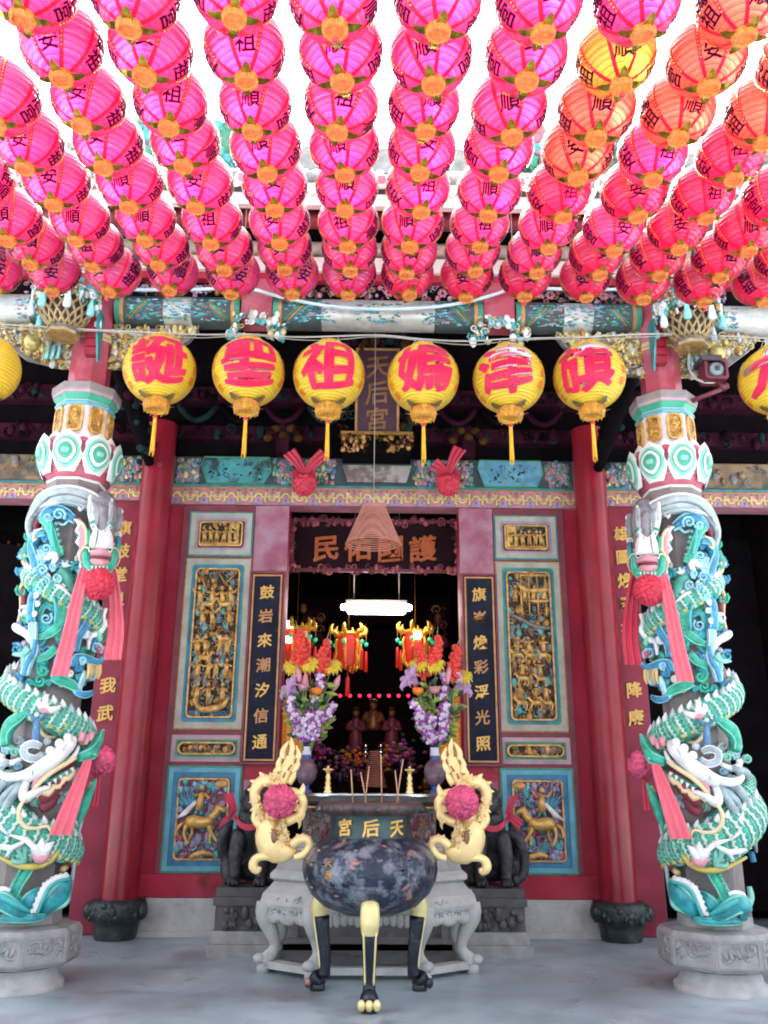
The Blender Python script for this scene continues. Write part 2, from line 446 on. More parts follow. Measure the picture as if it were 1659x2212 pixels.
def finish(mb, name, label, cat, group=None):
    """a one-mesh thing: put its origin at the bottom centre of its mesh"""
    xs = [v[0] for v in mb.v]; ys = [v[1] for v in mb.v]; zs = [v[2] for v in mb.v]
    l = ((min(xs)+max(xs))/2, (min(ys)+max(ys))/2, min(zs))
    mb.v = [(a-l[0], b-l[1], c-l[2]) for a, b, c in mb.v]
    o = mb.build(name); o.location = l
    return tag(o, label, cat, group)

# generic carved work ------------------------------------------------
def curl(mb, place, u, v, w, size, ang, m, turns=1.2, r=.12, n=4, hand=1):
    pts = []; rad = []
    K = 9
    for i in range(K):
        t = i/(K-1); a = ang+hand*turns*2*PI*t; q = size*(1-.82*t)
        pts.append(place(u+q*math.cos(a), v+q*math.sin(a), w)); rad.append(size*r*(1.1-.4*t))
    mb.tube(pts, rad, m, n=n)
def relief(mb, place, inside, box, n, mats, size, rg, w=.012, kinds=('blob', 'curl', 'leaf')):
    u0, u1, v0, v1 = box
    k = 0; tries = 0
    while k < n and tries < n*12:
        tries += 1
        u = rg.uniform(u0, u1); v = rg.uniform(v0, v1)
        if not inside(u, v): continue
        k += 1
        m = rg.choice(mats); s_ = size*rg.uniform(.55, 1.25); kd = rg.choice(kinds); ww = w*rg.uniform(.4, 1.6)
        if kd == 'blob':
            c = place(u, v, ww); mb.ball(c, (s_*.5, s_*.35, s_*rg.uniform(.4, .8)), m, 6, 4)
        elif kd == 'curl':
            curl(mb, place, u, v, ww, s_*.62, rg.uniform(0, 6.3), m, hand=rg.choice((-1, 1)), r=.2)
        else:
            a = rg.uniform(0, 6.3); L = s_*.9
            pts = [place(u+L*t*math.cos(a+.5*t), v+L*t*math.sin(a+.5*t), ww*(1+.5*math.sin(3*t))) for t in (-.5, -.2, .1, .5)]
            mb.tube(pts, [s_*.06, s_*.2, s_*.2, s_*.03], m, n=5)
def figure(mb, place, u, v, s_, rg, m, m2):
    """a small carved man, standing or mid-gesture"""
    q = rg.uniform(-.12, .12)
    P = lambda a, b, w: place(u+a*s_, v+b*s_, w*s_)
    mb.tube([P(0, 0, .15), P(q*.4, .3, .2), P(q, .62, .2)], [s_*.17, s_*.15, s_*.12], m, n=6)
    mb.ball(P(q, .80, .24), s_*.11, m, 6, 5)
    mb.ball(P(q, .90, .22), (s_*.10, s_*.10, s_*.06), m2, 6, 4)
    for sd in (-1, 1):
        a = rg.uniform(-.9, .9)
        mb.tube([P(q+sd*.1, .58, .2), P(q+sd*.26, .48+.1*a, .28), P(q+sd*(.3+.1*a), .5+.35*a, .3)], [s_*.06, s_*.055, s_*.04], m, n=5)
        mb.tube([P(sd*.06, .05, .15), P(sd*.12, -.2, .18)], [s_*.08, s_*.06], m2, n=5)
def horse(mb, place, u, v, s_, d, m, m2):
    P = lambda a, b, w: place(u+d*a*s_, v+b*s_, w*s_)
    mb.tube([P(-.42, .1, .2), P(-.2, .16, .3), P(.1, .12, .3), P(.34, .2, .28)], [s_*.15, s_*.2, s_*.18, s_*.16], m, n=7, k=2)
    mb.tube([P(.3, .22, .28), P(.5, .42, .3), P(.52, .56, .3)], [s_*.14, s_*.1, s_*.09], m, n=6, k=2)
    mb.tube([P(.48, .58, .3), P(.66, .5, .32), P(.74, .42, .32)], [s_*.09, s_*.075, s_*.05], m, n=6)
    for x, k1, k2, w in ((-.4, -.12, .02, .3), (-.3, .1, -.06, .16), (.26, .16, .3, .3), (.32, .0, -.02, .16)):
        mb.tube([P(x, .06, w), P(x+k1*.6, -.18, w), P(x+k2, -.42, w), P(x+k2+.05, -.48, w)], [s_*.09, s_*.06, s_*.045, s_*.05], m, n=5, k=2)
    mb.tube([P(-.5, .12, .2), P(-.66, .0, .2), P(-.7, -.2, .2), P(-.62, -.3, .2)], [s_*.05, s_*.07, s_*.06, s_*.02], m2, n=5, k=2)
    for i in range(5):
        mb.ball(P(.34+.04*i, .36+.06*i, .3), s_*.06, m2, 5, 4)
def rrect(u0, u1, v0, v1, r, k=4):
    out = []
    for cx, cy, a0 in ((u1-r, v1-r, 0), (u0+r, v1-r, PI/2), (u0+r, v0+r, PI), (u1-r, v0+r, 1.5*PI)):
        for i in range(k+1):
            a = a0+PI/2*i/k
            out.append((cx+r*math.cos(a), cy+r*math.sin(a)))
    return out
def ring(mb, po, pi, place, w0, w1, m):
    """a frame between two outlines with as many points each; its face at w1, its edges down to w0"""
    n = len(po)
    vs = [place(u, v, w0) for u, v in po]+[place(u, v, w1) for u, v in po]+[place(u, v, w1) for u, v in pi]+[place(u, v, w0) for u, v in pi]
    fs = []
    for i in range(n):
        j = (i+1) % n
        fs += [(i, j, j+n, i+n), (i+n, j+n, j+2*n, i+2*n), (i+2*n, j+2*n, j+3*n, i+3*n)]
    mb.add(vs, fs, m, False)
# ------------------------------------------------------------------ setting
AX, YW = .05, 9.25
mb = MB()
mb.box(-60, 60, -60, 60, -.3, 0, 'floor_stone')
tag(mb.build('ground'), kind='structure')

temple = empty('temple', (AX, YW, 0), 'red painted temple front with carved door panels, painted beams and grey tiled roof', 'temple')
TL = (AX, YW, 0)
def T(): return Sh(TL)
wallp = lambda u, v, w: (u, YW-w, v)
def sym(fn):
    for sd in (-1, 1): fn(sd)
# red wall beside the doorway
m = T()
def _w(sd):
    a, b = sorted((AX+sd*.955, AX+sd*2.62)); m.box(a, b, YW, YW+.22, 0, 4.40, 'red_paint')
    a, b = sorted((AX+sd*2.62, AX+sd*2.94)); m.box(a, b, YW-.012, YW+.22, 0, 4.44, 'maroon_wood')
    a, b = sorted((AX+sd*2.64, AX+sd*2.92)); m.box(a, b, YW-.03, YW-.012, .01, 4.43, 'wine_paint')
    a, b = sorted((AX+sd*4.75, AX+sd*8)); m.box(a, b, YW, YW+.22, 0, 5.2, 'red_paint')
    a, b = sorted((AX+sd*1.335, AX+sd*2.13)); m.box(a, b, YW-.035, YW, .565, 4.395, 'maroon_wood')
    a, b = sorted((AX+sd*.955, AX+sd*2.3)); m.box(a, b, YW-.05, YW, .345, .56, 'red_paint')
sym(_w)
m.build('wall', temple)
m = T()
def _w(sd):
    a, b = sorted((AX+sd*.7, AX+sd*2.3)); m.box(a, b, YW-.075, YW+.2, 0, .34, 'stone_pale')
    m.box(a, b, YW-.11, YW-.075, 0, .05, 'stone_pale')
sym(_w)
m.box(AX-.7, AX+.7, YW-.06, YW+.2, 0, .22, 'stone_grey')
m.build('plinth', temple)
def _w(sd):
    m = T(); a, b = sorted((AX+sd*.957, AX+sd*1.33)); m.box(a, b, YW-.04, YW, 3.64, 4.395, 'faded_red')
    m.box(a, b, YW-.03, YW, .565, 3.638, 'red_paint')
    a, b = sorted((AX+sd*1.0, AX+sd*1.30)); m.box(a, b, YW-.045, YW-.03, 1.0, 1.45, 'faded_red')
    m.build('door_jamb', temple)
sym(_w)

# gold couplet painted on the two narrow walls outside the round pillars
for sd, s_ in ((-1, '旗鼓堂皇雄告我武'), (1, '雄圖煥發神靈降康')):
    cx = AX+sd*2.78
    for i, ch in enumerate(s_):
        m = T(); z = 4.12-i*.268-(.02*i if i > 5 else 0)
        m.text(ch, lambda u, v, w, z=z: (cx+u, YW-.031-w, z+v), .17, 'gold_letter', off=.02, depth=.03)
        m.build('painted_character', temple)

# carved panels
def panel(sd, v0, v1, hw, kind, rg):
    uc = AX+sd*1.70
    w0 = .036
    m = T(); u0, u1 = uc-hw, uc+hw
    fr = lambda d, r=.004: rrect(u0+d, u1-d, v0+d, v1-d, r)
    if kind == 'top':
        seq = [(0, .018, 'teal_paint', .05), (.018, .075, 'frame_grey', .06), (.075, .10, 'lilac_trim', .045)]
        gi = .115; rr = .03
    elif kind == 'tall':
        seq = [(0, .014, 'gold_dark', .05), (.014, .075, 'frame_grey', .06), (.075, .095, 'green_paint' if sd > 0 else 'teal_paint', .065), (.095, .115, 'blue_trim', .055)]
        gi = .118; rr = .05
    elif kind == 'low':
        seq = [(0, .03, 'frame_pink', .05), (.03, .045, 'frame_grey', .058), (.045, .068, 'green_paint', .05)]
        gi = .07; rr = .055
    else:
        seq = [(0, .02, 'green_paint', .05), (.02, .065, 'sky_trim', .06), (.065, .115, 'blue_trim', .05)]
        gi = .12; rr = .04
    for a, b, mm, w in seq: ring(m, fr(a, .004 if a < .07 else rr*.8), fr(b, .004 if b < .07 else rr), wallp, w0, w, mm)
    box = (u0+gi, u1-gi, v0+gi, v1-gi)
    m.prism(rrect(*box, rr), wallp, w0, w0+.004, 'recess_purple' if kind == 'base' else 'recess_dark')
    ring(m, rrect(*box, rr), rrect(box[0]+.016, box[1]-.016, box[2]+.016, box[3]-.016, rr*.8), wallp, w0, .072, 'gold_leaf')
    p = m.build('carved_panel', temple)
    q = T()
    b2 = (box[0]+.025, box[1]-.025, box[2]+.02, box[3]-.02)
    ins = lambda u, v: True
    pl = lambda u, v, w: (u, YW-w0-.004-w, v)
    U, V = b2[1]-b2[0], b2[3]-b2[2]
    if kind == 'top':
        relief(q, pl, ins, b2, 40, ['gold_dark', 'carve_brown', 'carve_grey'], .05, rg, .012)
        for i in range(6):
            figure(q, pl, b2[0]+U*(i+.5)/6+rg.uniform(-.01, .01), b2[2]+.06, .15, rg, 'gold_leaf', 'gold_dark')
        a = b2[0]+U*(.84 if sd < 0 else .12)
        ring(q, rrect(a-.055, a+.055, b2[2]+.01, b2[3]-.005, .01), rrect(a-.03, a+.03, b2[2]+.02, b2[3]-.06, .028), pl, .0, .04, 'gold_leaf')
        q.box(b2[0], b2[1], YW-.075, YW-.04, b2[2], b2[2]+.02, 'gold_dark')
    elif kind == 'tall':
        relief(q, pl, ins, b2, 430, ['carve_grey', 'carve_brown', 'carve_brown', 'gold_dark', 'carve_grey', 'carve_teal', 'gold_dark'], .06, rg, .018)
        if sd < 0:
            rows = [(.93, .0), (.80, 4), (.66, 3), (.46, 4), (.30, 4), (.14, 3)]
            for fv, n in rows[1:]:
                for i in range(n):
                    figure(q, pl, b2[0]+U*(i+.5)/n+rg.uniform(-.02, .02), b2[2]+V*fv-.05, .19, rg, 'gold_leaf', rg.choice(['gold_dark', 'gold_leaf', 'carve_lilac']))
            for fu, fv, d in ((.3, .74, 1), (.72, .74, -1), (.3, .37, 1), (.75, .5, -1)):
                horse(q, pl, b2[0]+U*fu, b2[2]+V*fv, .15, d, 'gold_leaf', 'gold_dark')
            q.tube([pl(b2[0]+U*a, b2[2]+V*b, .05) for a, b in ((.12, .11), (.3, .045), (.6, .045), (.85, .07), (.95, .12))], [.012, .03, .035, .03, .01], 'gold_leaf', n=7, k=3)
            for i in range(9): curl(q, pl, b2[0]+U*(i+.5)/9, b2[2]+.025, .02, .03, 0, 'carve_blue', hand=1, r=.25)
            for a, b, c, d in ((.05, .97, .25, .86), (.55, .97, .7, .9), (.6, .24, .98, .26), (.7, .9, .95, .97)):
                q.tube([pl(b2[0]+U*a, b2[2]+V*b, .05), pl(b2[0]+U*c, b2[2]+V*d, .05)], .012, 'gold_dark', n=5)
        else:
            for fv, n in ((.06, 3), (.22, 2), (.38, 3), (.74, 4)):
                for i in range(n):
                    uu, vv = b2[0]+U*(i+.5)/n+rg.uniform(-.02, .02), b2[2]+V*fv
                    if fv < .7: horse(q, pl, uu, vv+.05, .13, -1, 'gold_leaf', 'gold_dark')
                    figure(q, pl, uu, vv+.12, .16, rg, 'gold_leaf', 'gold_dark')
            # a pavilion with an upswept roof
            q.tube([pl(b2[0]+U*a, b2[2]+V*b, .06) for a, b in ((.2, .93), (.35, .885), (.6, .87), (.85, .875), (.98, .885))], [.01, .02, .028, .025, .014], 'gold_leaf', n=7, k=3)
            q.tube([pl(b2[0]+U*a, b2[2]+V*b, .06) for a, b in ((.5, .80), (.75, .795), (.98, .80))], [.01, .02, .012], 'gold_leaf', n=6, k=2)
            for a in (.3, .5, .72, .92): q.tube([pl(b2[0]+U*a, b2[2]+V*.70, .04), pl(b2[0]+U*a, b2[2]+V*.99, .04)], .009, 'gold_leaf', n=5)
            q.tube([pl(b2[0]+U*.3, b2[2]+V*.985, .04), pl(b2[0]+U*.98, b2[2]+V*.985, .04)], .014, 'gold_leaf', n=5)
            q.tube([pl(b2[0]+U*a, b2[2]+V*b, .045) for a, b in ((.02, .70), (.3, .665), (.6, .62), (1, .61))], .02, 'carve_grey', n=6, k=2)
    elif kind == 'low':
        relief(q, pl, ins, (b2[0]+.03, b2[1]-.03, b2[2], b2[3]), 60, ['gold_leaf', 'gold_dark', 'carve_brown', 'carve_grey'], .055, rg, .012)
    else:
        relief(q, pl, ins, b2, 240, ['carve_lilac', 'carve_teal', 'carve_teal', 'carve_lilac', 'carve_blue', 'petal_rose', 'cloud_sky'], .065, rg, .014)
        for i in range(14): curl(q, pl, b2[0]+U*rg.random(), b2[2]+V*rg.uniform(.02, .3), .02, .045, rg.uniform(0, 6), 'carve_lilac', hand=sd, r=.2)
        uu, vv = b2[0]+U*(.50 if sd < 0 else .50), b2[2]+V*.40
        horse(q, pl, uu, vv, .325, -sd, 'gold_letter', 'gold_leaf')
        figure(q, pl, uu-.03*sd*-1, vv+.16, .26, rg, 'gold_leaf', 'carve_teal')
        for i in range(7):
            a = (1.1+i*.22)
            q.tube([pl(uu+sd*.1, vv+.16, .05), pl(uu+sd*.1+sd*.2*math.cos(a-.6), vv+.18+.2*math.sin(a-.4), .05)], [.02, .004], 'carve_teal' if i % 2 else 'carve_blue', n=5)
        q.tube([pl(uu+sd*.06, vv+.24, .06), pl(uu+sd*.16, vv+.13, .06), pl(uu+sd*.24, vv+.08, .05)], [.02, .03, .01], 'porcelain_white', n=6)
        q.tube([pl(uu-sd*.03+a, vv-.27+b, .05) for a, b in ((-.12, -.02), (0, .03), (.12, .0))], [.02, .035, .01], 'gold_leaf', n=6, k=2)
        q.ball(pl(b2[0]+U*(.88 if sd < 0 else .1), b2[3]-.035, .03), (.07, .03, .04), 'gold_leaf', 8, 5)
    q.build('relief', p)
for sd in (-1, 1):
    rg = random.Random(20+sd)
    panel(sd, 3.80, 4.315, .355, 'top', rg)
    panel(sd, 1.945, 3.78, .36, 'tall', rg)
    panel(sd, 1.625, 1.89, .365, 'low', rg)
    panel(sd, .565, 1.585, .38, 'base', rg)

# painted lintels: rose ruyi band below, dark painted beam above
def ruyi_band(u0, u1, v0, v1, w):
    m = T(); m.box(u0, u1, YW-w, YW+.2, v0, v1, 'frieze_rose')
    P = .30; half = (v1-v0)/2; vc = (v0+v1)/2
    base = [(0, -.72), (.05, -.70), (.09, -.45), (.13, -.12), (.19, -.16), (.23, .12), (.30, .14), (.34, .46), (.42, .50), (.5, .66)]
    per = base+[(1-a, b) for a, b in reversed(base[:-1])]
    n = int((u1-u0)/P); P = (u1-u0)/n
    def strip(pts, hw, ww, mm):
        m.tube([(u, YW-w-ww, v) for u, v in pts], hw, mm, n=4, flat=.35)
    TR = [(-.50, -.62), (-.44, -.30), (-.47, -.02), (-.36, .16), (-.22, .06), (-.22, .34), (-.12, .56), (0, .64), (.12, .56), (.22, .34), (.22, .06), (.36, .16), (.47, -.02), (.44, -.30), (.50, -.62)]
    pq = lambda u, v, q: (u, YW-w-q, v)
    for k in range(2*n):
        up = 1 if k % 2 == 0 else -1
        c = u0+P*(.25+.5*k); h = half*.92
        tr = [(c+a*P*.52, vc+up*(b-.16)*h) for a, b in TR]
        for (a, b), (a2, b2) in zip(tr[:-1], tr[1:]):          # fill in thin quads towards the band's edge
            m.add([pq(a, b, .003), pq(a2, b2, .003), pq(a2, vc-up*h, .003), pq(a, vc-up*h, .003)], [(0, 1, 2, 3)], 'frieze_green' if up > 0 else 'frieze_violet', False)
        inn = [(c+(a-c)*.70, vc+(b-vc)*.70-up*.18*h) for a, b in tr]
        for (a, b), (a2, b2) in zip(inn[:-1], inn[1:]):
            m.add([pq(a, b, .006), pq(a2, b2, .006), pq(a2, vc-up*h, .006), pq(a, vc-up*h, .006)], [(0, 1, 2, 3)], 'frieze_mauve' if up > 0 else 'frieze_rose', False)
        strip(tr, .0125, .006, 'frieze_yellow'); strip(inn, .006, .007, 'frieze_orange' if up > 0 else 'frieze_yellow')
        m.ball(pq(c, vc-up*h*.55, .008), (.013, .004, .022), 'petal_rose', 6, 4)
        m.ball(pq(c, vc-up*h*.95, .008), (.022, .004, .012), 'sky_trim' if up > 0 else 'teal_paint', 6, 4)
    m.box(u0, u1, YW-w-.012, YW-w+.01, v1-.004, v1+.016, 'gold_line')
    return m.build('painted_band', temple)
ruyi_band(AX-2.30, AX+2.30, 4.402, 4.588, .06)
ruyi_band(AX-4.75, AX-2.60, 4.442, 4.60, .06)
ruyi_band(AX+2.60, AX+4.75, 4.442, 4.60, .06)
rg = random.Random(5)
FL = ['carve_lilac', 'carve_teal', 'frieze_rose', 'carve_blue', 'frieze_green', 'frieze_yellow', 'frieze_rose']
m = T()
m.box(AX-2.30, AX+2.30, YW-.07, YW+.2, 4.606, 4.965, 'frieze_ground')
for a, b in ((AX-2.30, AX-2.27), (AX+2.27, AX+2.30)): m.box(a, b, YW-.09, YW-.07, 4.606, 4.965, 'gold_line')
m.box(AX-2.27, AX+2.27, YW-.085, YW-.07, 4.606, 4.63, 'teal_paint')
for c, hw, mm in ((-1.52, .40, 'mural_teal'), (1.60, .38, 'mural_blue')):
    pl = lambda u, v, w: (u, YW-.07-w, v)
    pts = [(c-hw, 4.86), (c-hw+.08, 4.645), (c+hw-.08, 4.645), (c+hw, 4.80), (c+hw-.03, 4.962), (c-hw+.03, 4.962)]
    m.prism(pts, pl, 0, .006, mm, back=False)
    m.tube([pl(u, v, .01) for u, v in pts+pts[:1]], .010, 'frieze_green', n=4)
    relief(m, pl, lambda u, v: True, (c-hw+.1, c+hw-.1, 4.68, 4.93), 46, ['frieze_ground', 'carve_teal', 'soot_shade_teal', 'beam_dark', 'mural_brown'], .06, rg, .002, kinds=('leaf', 'leaf', 'curl'))
pl = lambda u, v, w: (u, YW-.072-w, v)
for a, b in ((-2.22, -1.92), (-1.12, -.38), (.48, 1.20), (1.98, 2.30)):
    relief(m, pl, lambda u, v: True, (a+.03, b-.03, 4.66, 4.94), int(190*(b-a)/.5), FL, .05, rg, .002, kinds=('curl', 'leaf', 'curl', 'blob'))
for a, b in ((-1.05, -.92), (-.62, -.45), (.55, .68), (1.0, 1.1)):
    for i in range(3): m.ball(pl(a+.05*i, 4.76, .012), (.016, .006, .022), 'frieze_yellow', 6, 4)
m.build('painted_beam', temple)
for a, b in ((AX-4.75, AX-2.60), (AX+2.60, AX+4.75)):
    m = T(); m.box(a, b, YW-.07, YW+.2, 4.618, 4.965, 'frieze_ground'); m.box(a, b, YW-.085, YW-.07, 4.618, 4.645, 'teal_paint')
    e = b-.32 if a < 0 else a+.04
    relief(m, pl, lambda u, v: True, (e, e+.28, 4.66, 4.94), 120, FL, .05, rg, .002, kinds=('curl', 'leaf', 'curl', 'blob'))
    c0, c1 = (a+.1, b-.36) if a < 0 else (a+.36, b-.1)
    m.prism([(c0, 4.66), (c1, 4.66), (c1+.03, 4.82), (c1, 4.96), (c0, 4.96)], pl, 0, .006, 'mural_brown', back=False)
    relief(m, pl, lambda u, v: True, (c0, c1, 4.68, 4.94), 30, ['carve_brown', 'mural_brown', 'carve_grey'], .09, rg, .006)
    m.build('painted_beam', temple)

# bracket zone over the lintel; smoke black plus porch shade put into its colours
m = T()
m.box(AX-4.75, AX+4.75, YW+.02, YW+.2, 4.966, 7.4, 'soot_shade_wood')
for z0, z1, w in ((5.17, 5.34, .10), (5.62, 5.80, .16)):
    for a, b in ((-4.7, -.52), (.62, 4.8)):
        m.box(a, b, YW-w, YW+.02, z0, z1, 'soot_shade_plum')
        relief(m, lambda u, v, q: (u, YW-w-q, v), lambda u, v: True, (a, b, z0+.02, z1-.02), 90, ['soot_shade_plum', 'soot_shade_teal', 'soot_shade_wood', 'soot_shade_plum'], .10, rg, .01)
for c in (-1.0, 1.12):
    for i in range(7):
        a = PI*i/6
        m.ball((c+.17*math.cos(a), YW-.14, 5.18+.14*math.sin(a)), (.06, .03, .05), 'soot_shade_plum' if i % 2 else 'soot_shade_gold', 7, 5)
    m.ball((c, YW-.15, 5.2), (.06, .04, .07), 'soot_shade_gold', 7, 5)
    m.box(c-.07, c+.07, YW-.2, YW, 4.98, 5.16, 'soot_shade_plum')
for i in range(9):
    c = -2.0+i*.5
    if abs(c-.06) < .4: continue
    m.tube([(c-.22, YW-.12, 5.58), (c-.12, YW-.14, 5.44), (c, YW-.15, 5.38), (c+.12, YW-.14, 5.44), (c+.22, YW-.12, 5.58)], .035, rg.choice(['soot_shade_plum', 'soot_shade_teal', 'soot_shade_wood']), n=6, k=2)
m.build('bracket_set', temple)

# porch roof: beam, bands, eave, tiles
YC = 7.0
posts = (-1.05, 1.16)
m = T()
Mx = Matrix.Rotation(PI/2, 3, 'Y')
def log(x0, x1, r, y, z, mm, n=20):
    m.lathe([(r, x0), (r, x1)], n, mm, c=(0, y, z), M=Matrix(((0, 0, 1), (0, 1, 0), (-1, 0, 0))))
segs = ((-4.6, -2.66), (-2.33, posts[0]-.15), (posts[0]+.15, posts[1]-.15), (posts[1]+.15, 2.46), (2.78, 4.6))
for x0, x1 in segs:
    log(x0, x1, .145, YC, 5.53, 'beam_silver')
    L = x1-x0
    def bp(u, a, w, x0=x0): return (u, YC-(.145+w)*math.cos(a), 5.53-(.145+w)*math.sin(a))
    for e, d in ((x0, 1), (x1, -1)):
        for o, wd, mm in ((.0, .05, 'green_paint'), (.05, .03, 'gold_line'), (.08, .36, 'beam_dark')):
            a, b = sorted((e+d*o, e+d*(o+wd))); log(a, b, .147+.002*(mm != 'beam_dark'), YC, 5.53, mm)
        for kk in range(3):
            m.tube([bp(e+d*(.10+.03*kk+.16*t), .9-1.1*t, .004) for t in (0, .35, .7, 1)], .010, ['frieze_green', 'gold_line', 'teal_paint'][kk], n=4)
        relief(m, lambda u, v, w: bp(u, v, w), lambda u, v: abs(v-.25) < .75, (min(e+d*.12, e+d*.56), max(e+d*.12, e+d*.56), -.5, 1.0), 130,
               ['carve_teal', 'frieze_rose', 'carve_blue', 'frieze_green', 'carve_teal', 'cloud_sky'], .045, rg, .001, kinds=('curl', 'leaf', 'curl'))
    if L > 1.9:
        relief(m, lambda u, v, w: bp(u, v, w), lambda u, v: True, (x0+L*.40, x0+L*.60, -.4, .95), 60, ['carve_teal', 'frieze_green', 'carve_teal', 'carve_brown'], .05, rg, .001, kinds=('curl', 'leaf'))
m.build('eave_beam', temple)
for x in posts:
    m = T(); m.box(x-.14, x+.14, YC-.12, YC+.12, 5.42, 5.83, 'post_red')
    relief(m, lambda u, v, w: (u, YC-.13-w, v), lambda u, v: True, (x-.20, x+.20, 5.36, 5.46), 40, ['porcelain_white', 'bracket_gold', 'carve_teal', 'beam_silver'], .06, rg, .012)
    for d in (-1, 1):
        relief(m, lambda u, v, w: (u, YC-.05-w, v), lambda u, v: True, (min(x+d*.1, x+d*.26), max(x+d*.1, x+d*.26), 5.22, 5.38), 24, ['bracket_gold', 'carve_teal', 'porcelain_white'], .06, rg, .03)
    m.build('short_post', temple)
# gilded openwork brackets beside the column posts
for sd in (-1, 1):
    cx = AX+sd*2.57
    for d in (-1, 1):
        m = T(); e = cx+d*.16; Lh = .78
        def ins(u, v, e=e, d=d):
            t = (u-e)*d/Lh
            return 0 <= t <= 1 and v > 5.36-.42*(1-t**1.6)-.02 and v < 5.36
        pl = lambda u, v, w: (u, YC-.03-w, v)
        m.prism([(e, 5.35), (e+d*Lh, 5.35), (e+d*Lh*.9, 5.24), (e+d*Lh*.55, 5.03), (e+d*Lh*.2, 4.96), (e, 4.95)], pl, -.06, -.005, 'carve_grey')
        relief(m, pl, ins, (min(e, e+d*Lh), max(e, e+d*Lh), 4.9, 5.36), 300, ['bracket_gold', 'bracket_gold', 'gold_dark', 'bracket_gold', 'beam_silver'], .055, rg, .02, kinds=('curl', 'leaf', 'curl', 'leaf', 'blob'))
        if d == sd:
            m.ball((e+d*.36, YC-.08, 5.16), .075, 'bracket_gold', 12, 8)
            for i in range(3):
                m.tube([(e+d*(.10+.05*i), YC-.09, 5.13), (e+d*(.11+.05*i), YC-.1, 4.99)], [.014, .018], 'glass_bead', n=6)
        m.build('gilded_bracket', temple)
# floral frieze, red and white bands over the beam
m = T()
m.box(-4.7, 4.8, YC-.02, YC+.1, 5.675, 5.84, 'soot_shade_wood')
pl = lambda u, v, w: (u, YC-.02-w, v)
relief(m, pl, lambda u, v: True, (-3.2, 3.3, 5.69, 5.82), 620, ['frieze_rose', 'carve_lilac', 'maroon_wood', 'soot_shade_teal', 'carve_brown'], .05, rg, .012)
for i in range(26):
    c = -3.1+i*.25
    for k in range(6):
        a = 2*PI*k/6
        m.ball(pl(c+.03*math.cos(a), 5.755+.03*math.sin(a), .025), (.02, .012, .02), 'frieze_rose' if i % 2 else 'carve_lilac', 5, 4)
m.build('flower_frieze', temple)
m = T()
m.box(-6.6, 6.7, YC-.09, YC+.12, 5.842, 5.915, 'red_paint')
m.box(-6.6, 6.7, YC-.13, YC+.12, 5.917, 6.065, 'plaster_white')
m.build('fascia', temple)
m = T()
m.box(-6.6, 6.7, 6.26, 6.32, 6.17, 6.29, 'plaster_white')
vs = [(-6.6, 6.3, 6.24), (6.7, 6.3, 6.24), (6.7, 7.05, 6.62), (-6.6, 7.05, 6.62), (-6.6, 9.45, 7.6), (6.7, 9.45, 7.6)]
m.add(vs, [(0, 1, 2, 3), (3, 2, 5, 4)], 'soot_shade_wood', False)
for i in range(56):
    x = -6.5+i*.24
    m.tube([(x, 6.32, 6.215), (x, 7.05, 6.585)], .03, 'soot_shade_plum' if i % 2 else 'maroon_wood', n=5)
log(-6.6, 6.7, .085, 6.62, 6.29, 'maroon_wood', 12)
log(-6.6, 6.7, .07, 6.95, 6.20, 'frame_grey', 12)
m.build('eave', temple)
m = T()
m.add([(-6.7, 6.22, 6.32), (6.8, 6.22, 6.32), (6.8, 9.7, 9.25), (-6.7, 9.7, 9.25)], [(0, 1, 2, 3)], 'tile_grey', False)
m.add([(-6.7, 9.7, 9.25), (6.8, 9.7, 9.25), (6.8, 13.5, 6.2), (-6.7, 13.5, 6.2)], [(0, 1, 2, 3)], 'tile_grey', False)
for i in range(57):
    x = -6.65+i*.24
    m.tube([(x, 6.2, 6.37), (x, 9.65, 9.27)], .062, 'tile_grey', n=7)
    m.lathe([(.001, -.012), (.072, -.012), (.072, .012), (.001, .012)], 12, 'plaster_white', c=(x, 6.19, 6.37), M=Matrix(((1, 0, 0), (0, 0, 1), (0, -1, 0))), cap=False)
    m.lathe([(.001, -.02), (.035, -.018), (.04, -.01)], 8, 'frieze_rose', c=(x, 6.185, 6.37), M=Matrix(((1, 0, 0), (0, 0, 1), (0, -1, 0))), cap=False)
    m.prism([(x+.05, 6.34), (x+.19, 6.34), (x+.16, 6.26), (x+.12, 6.22), (x+.08, 6.26)], lambda u, v, w: (u, 6.2-w, v), -.01, .012, 'plaster_white')
m.box(-6.8, 6.9, 9.55, 9.85, 9.2, 9.62, 'tile_grey')
for x in (-5.2, -3.4, -2.1, 2.2, 3.5, 5.3):
    relief(m, lambda u, v, w: (u, 9.5-w*4, v), lambda u, v: True, (x-.6, x+.6, 9.2, 9.9), 70, ['ridge_green', 'ridge_green', 'carve_teal', 'frieze_rose'], .2, rg, .02)
m.build('roof', temple)
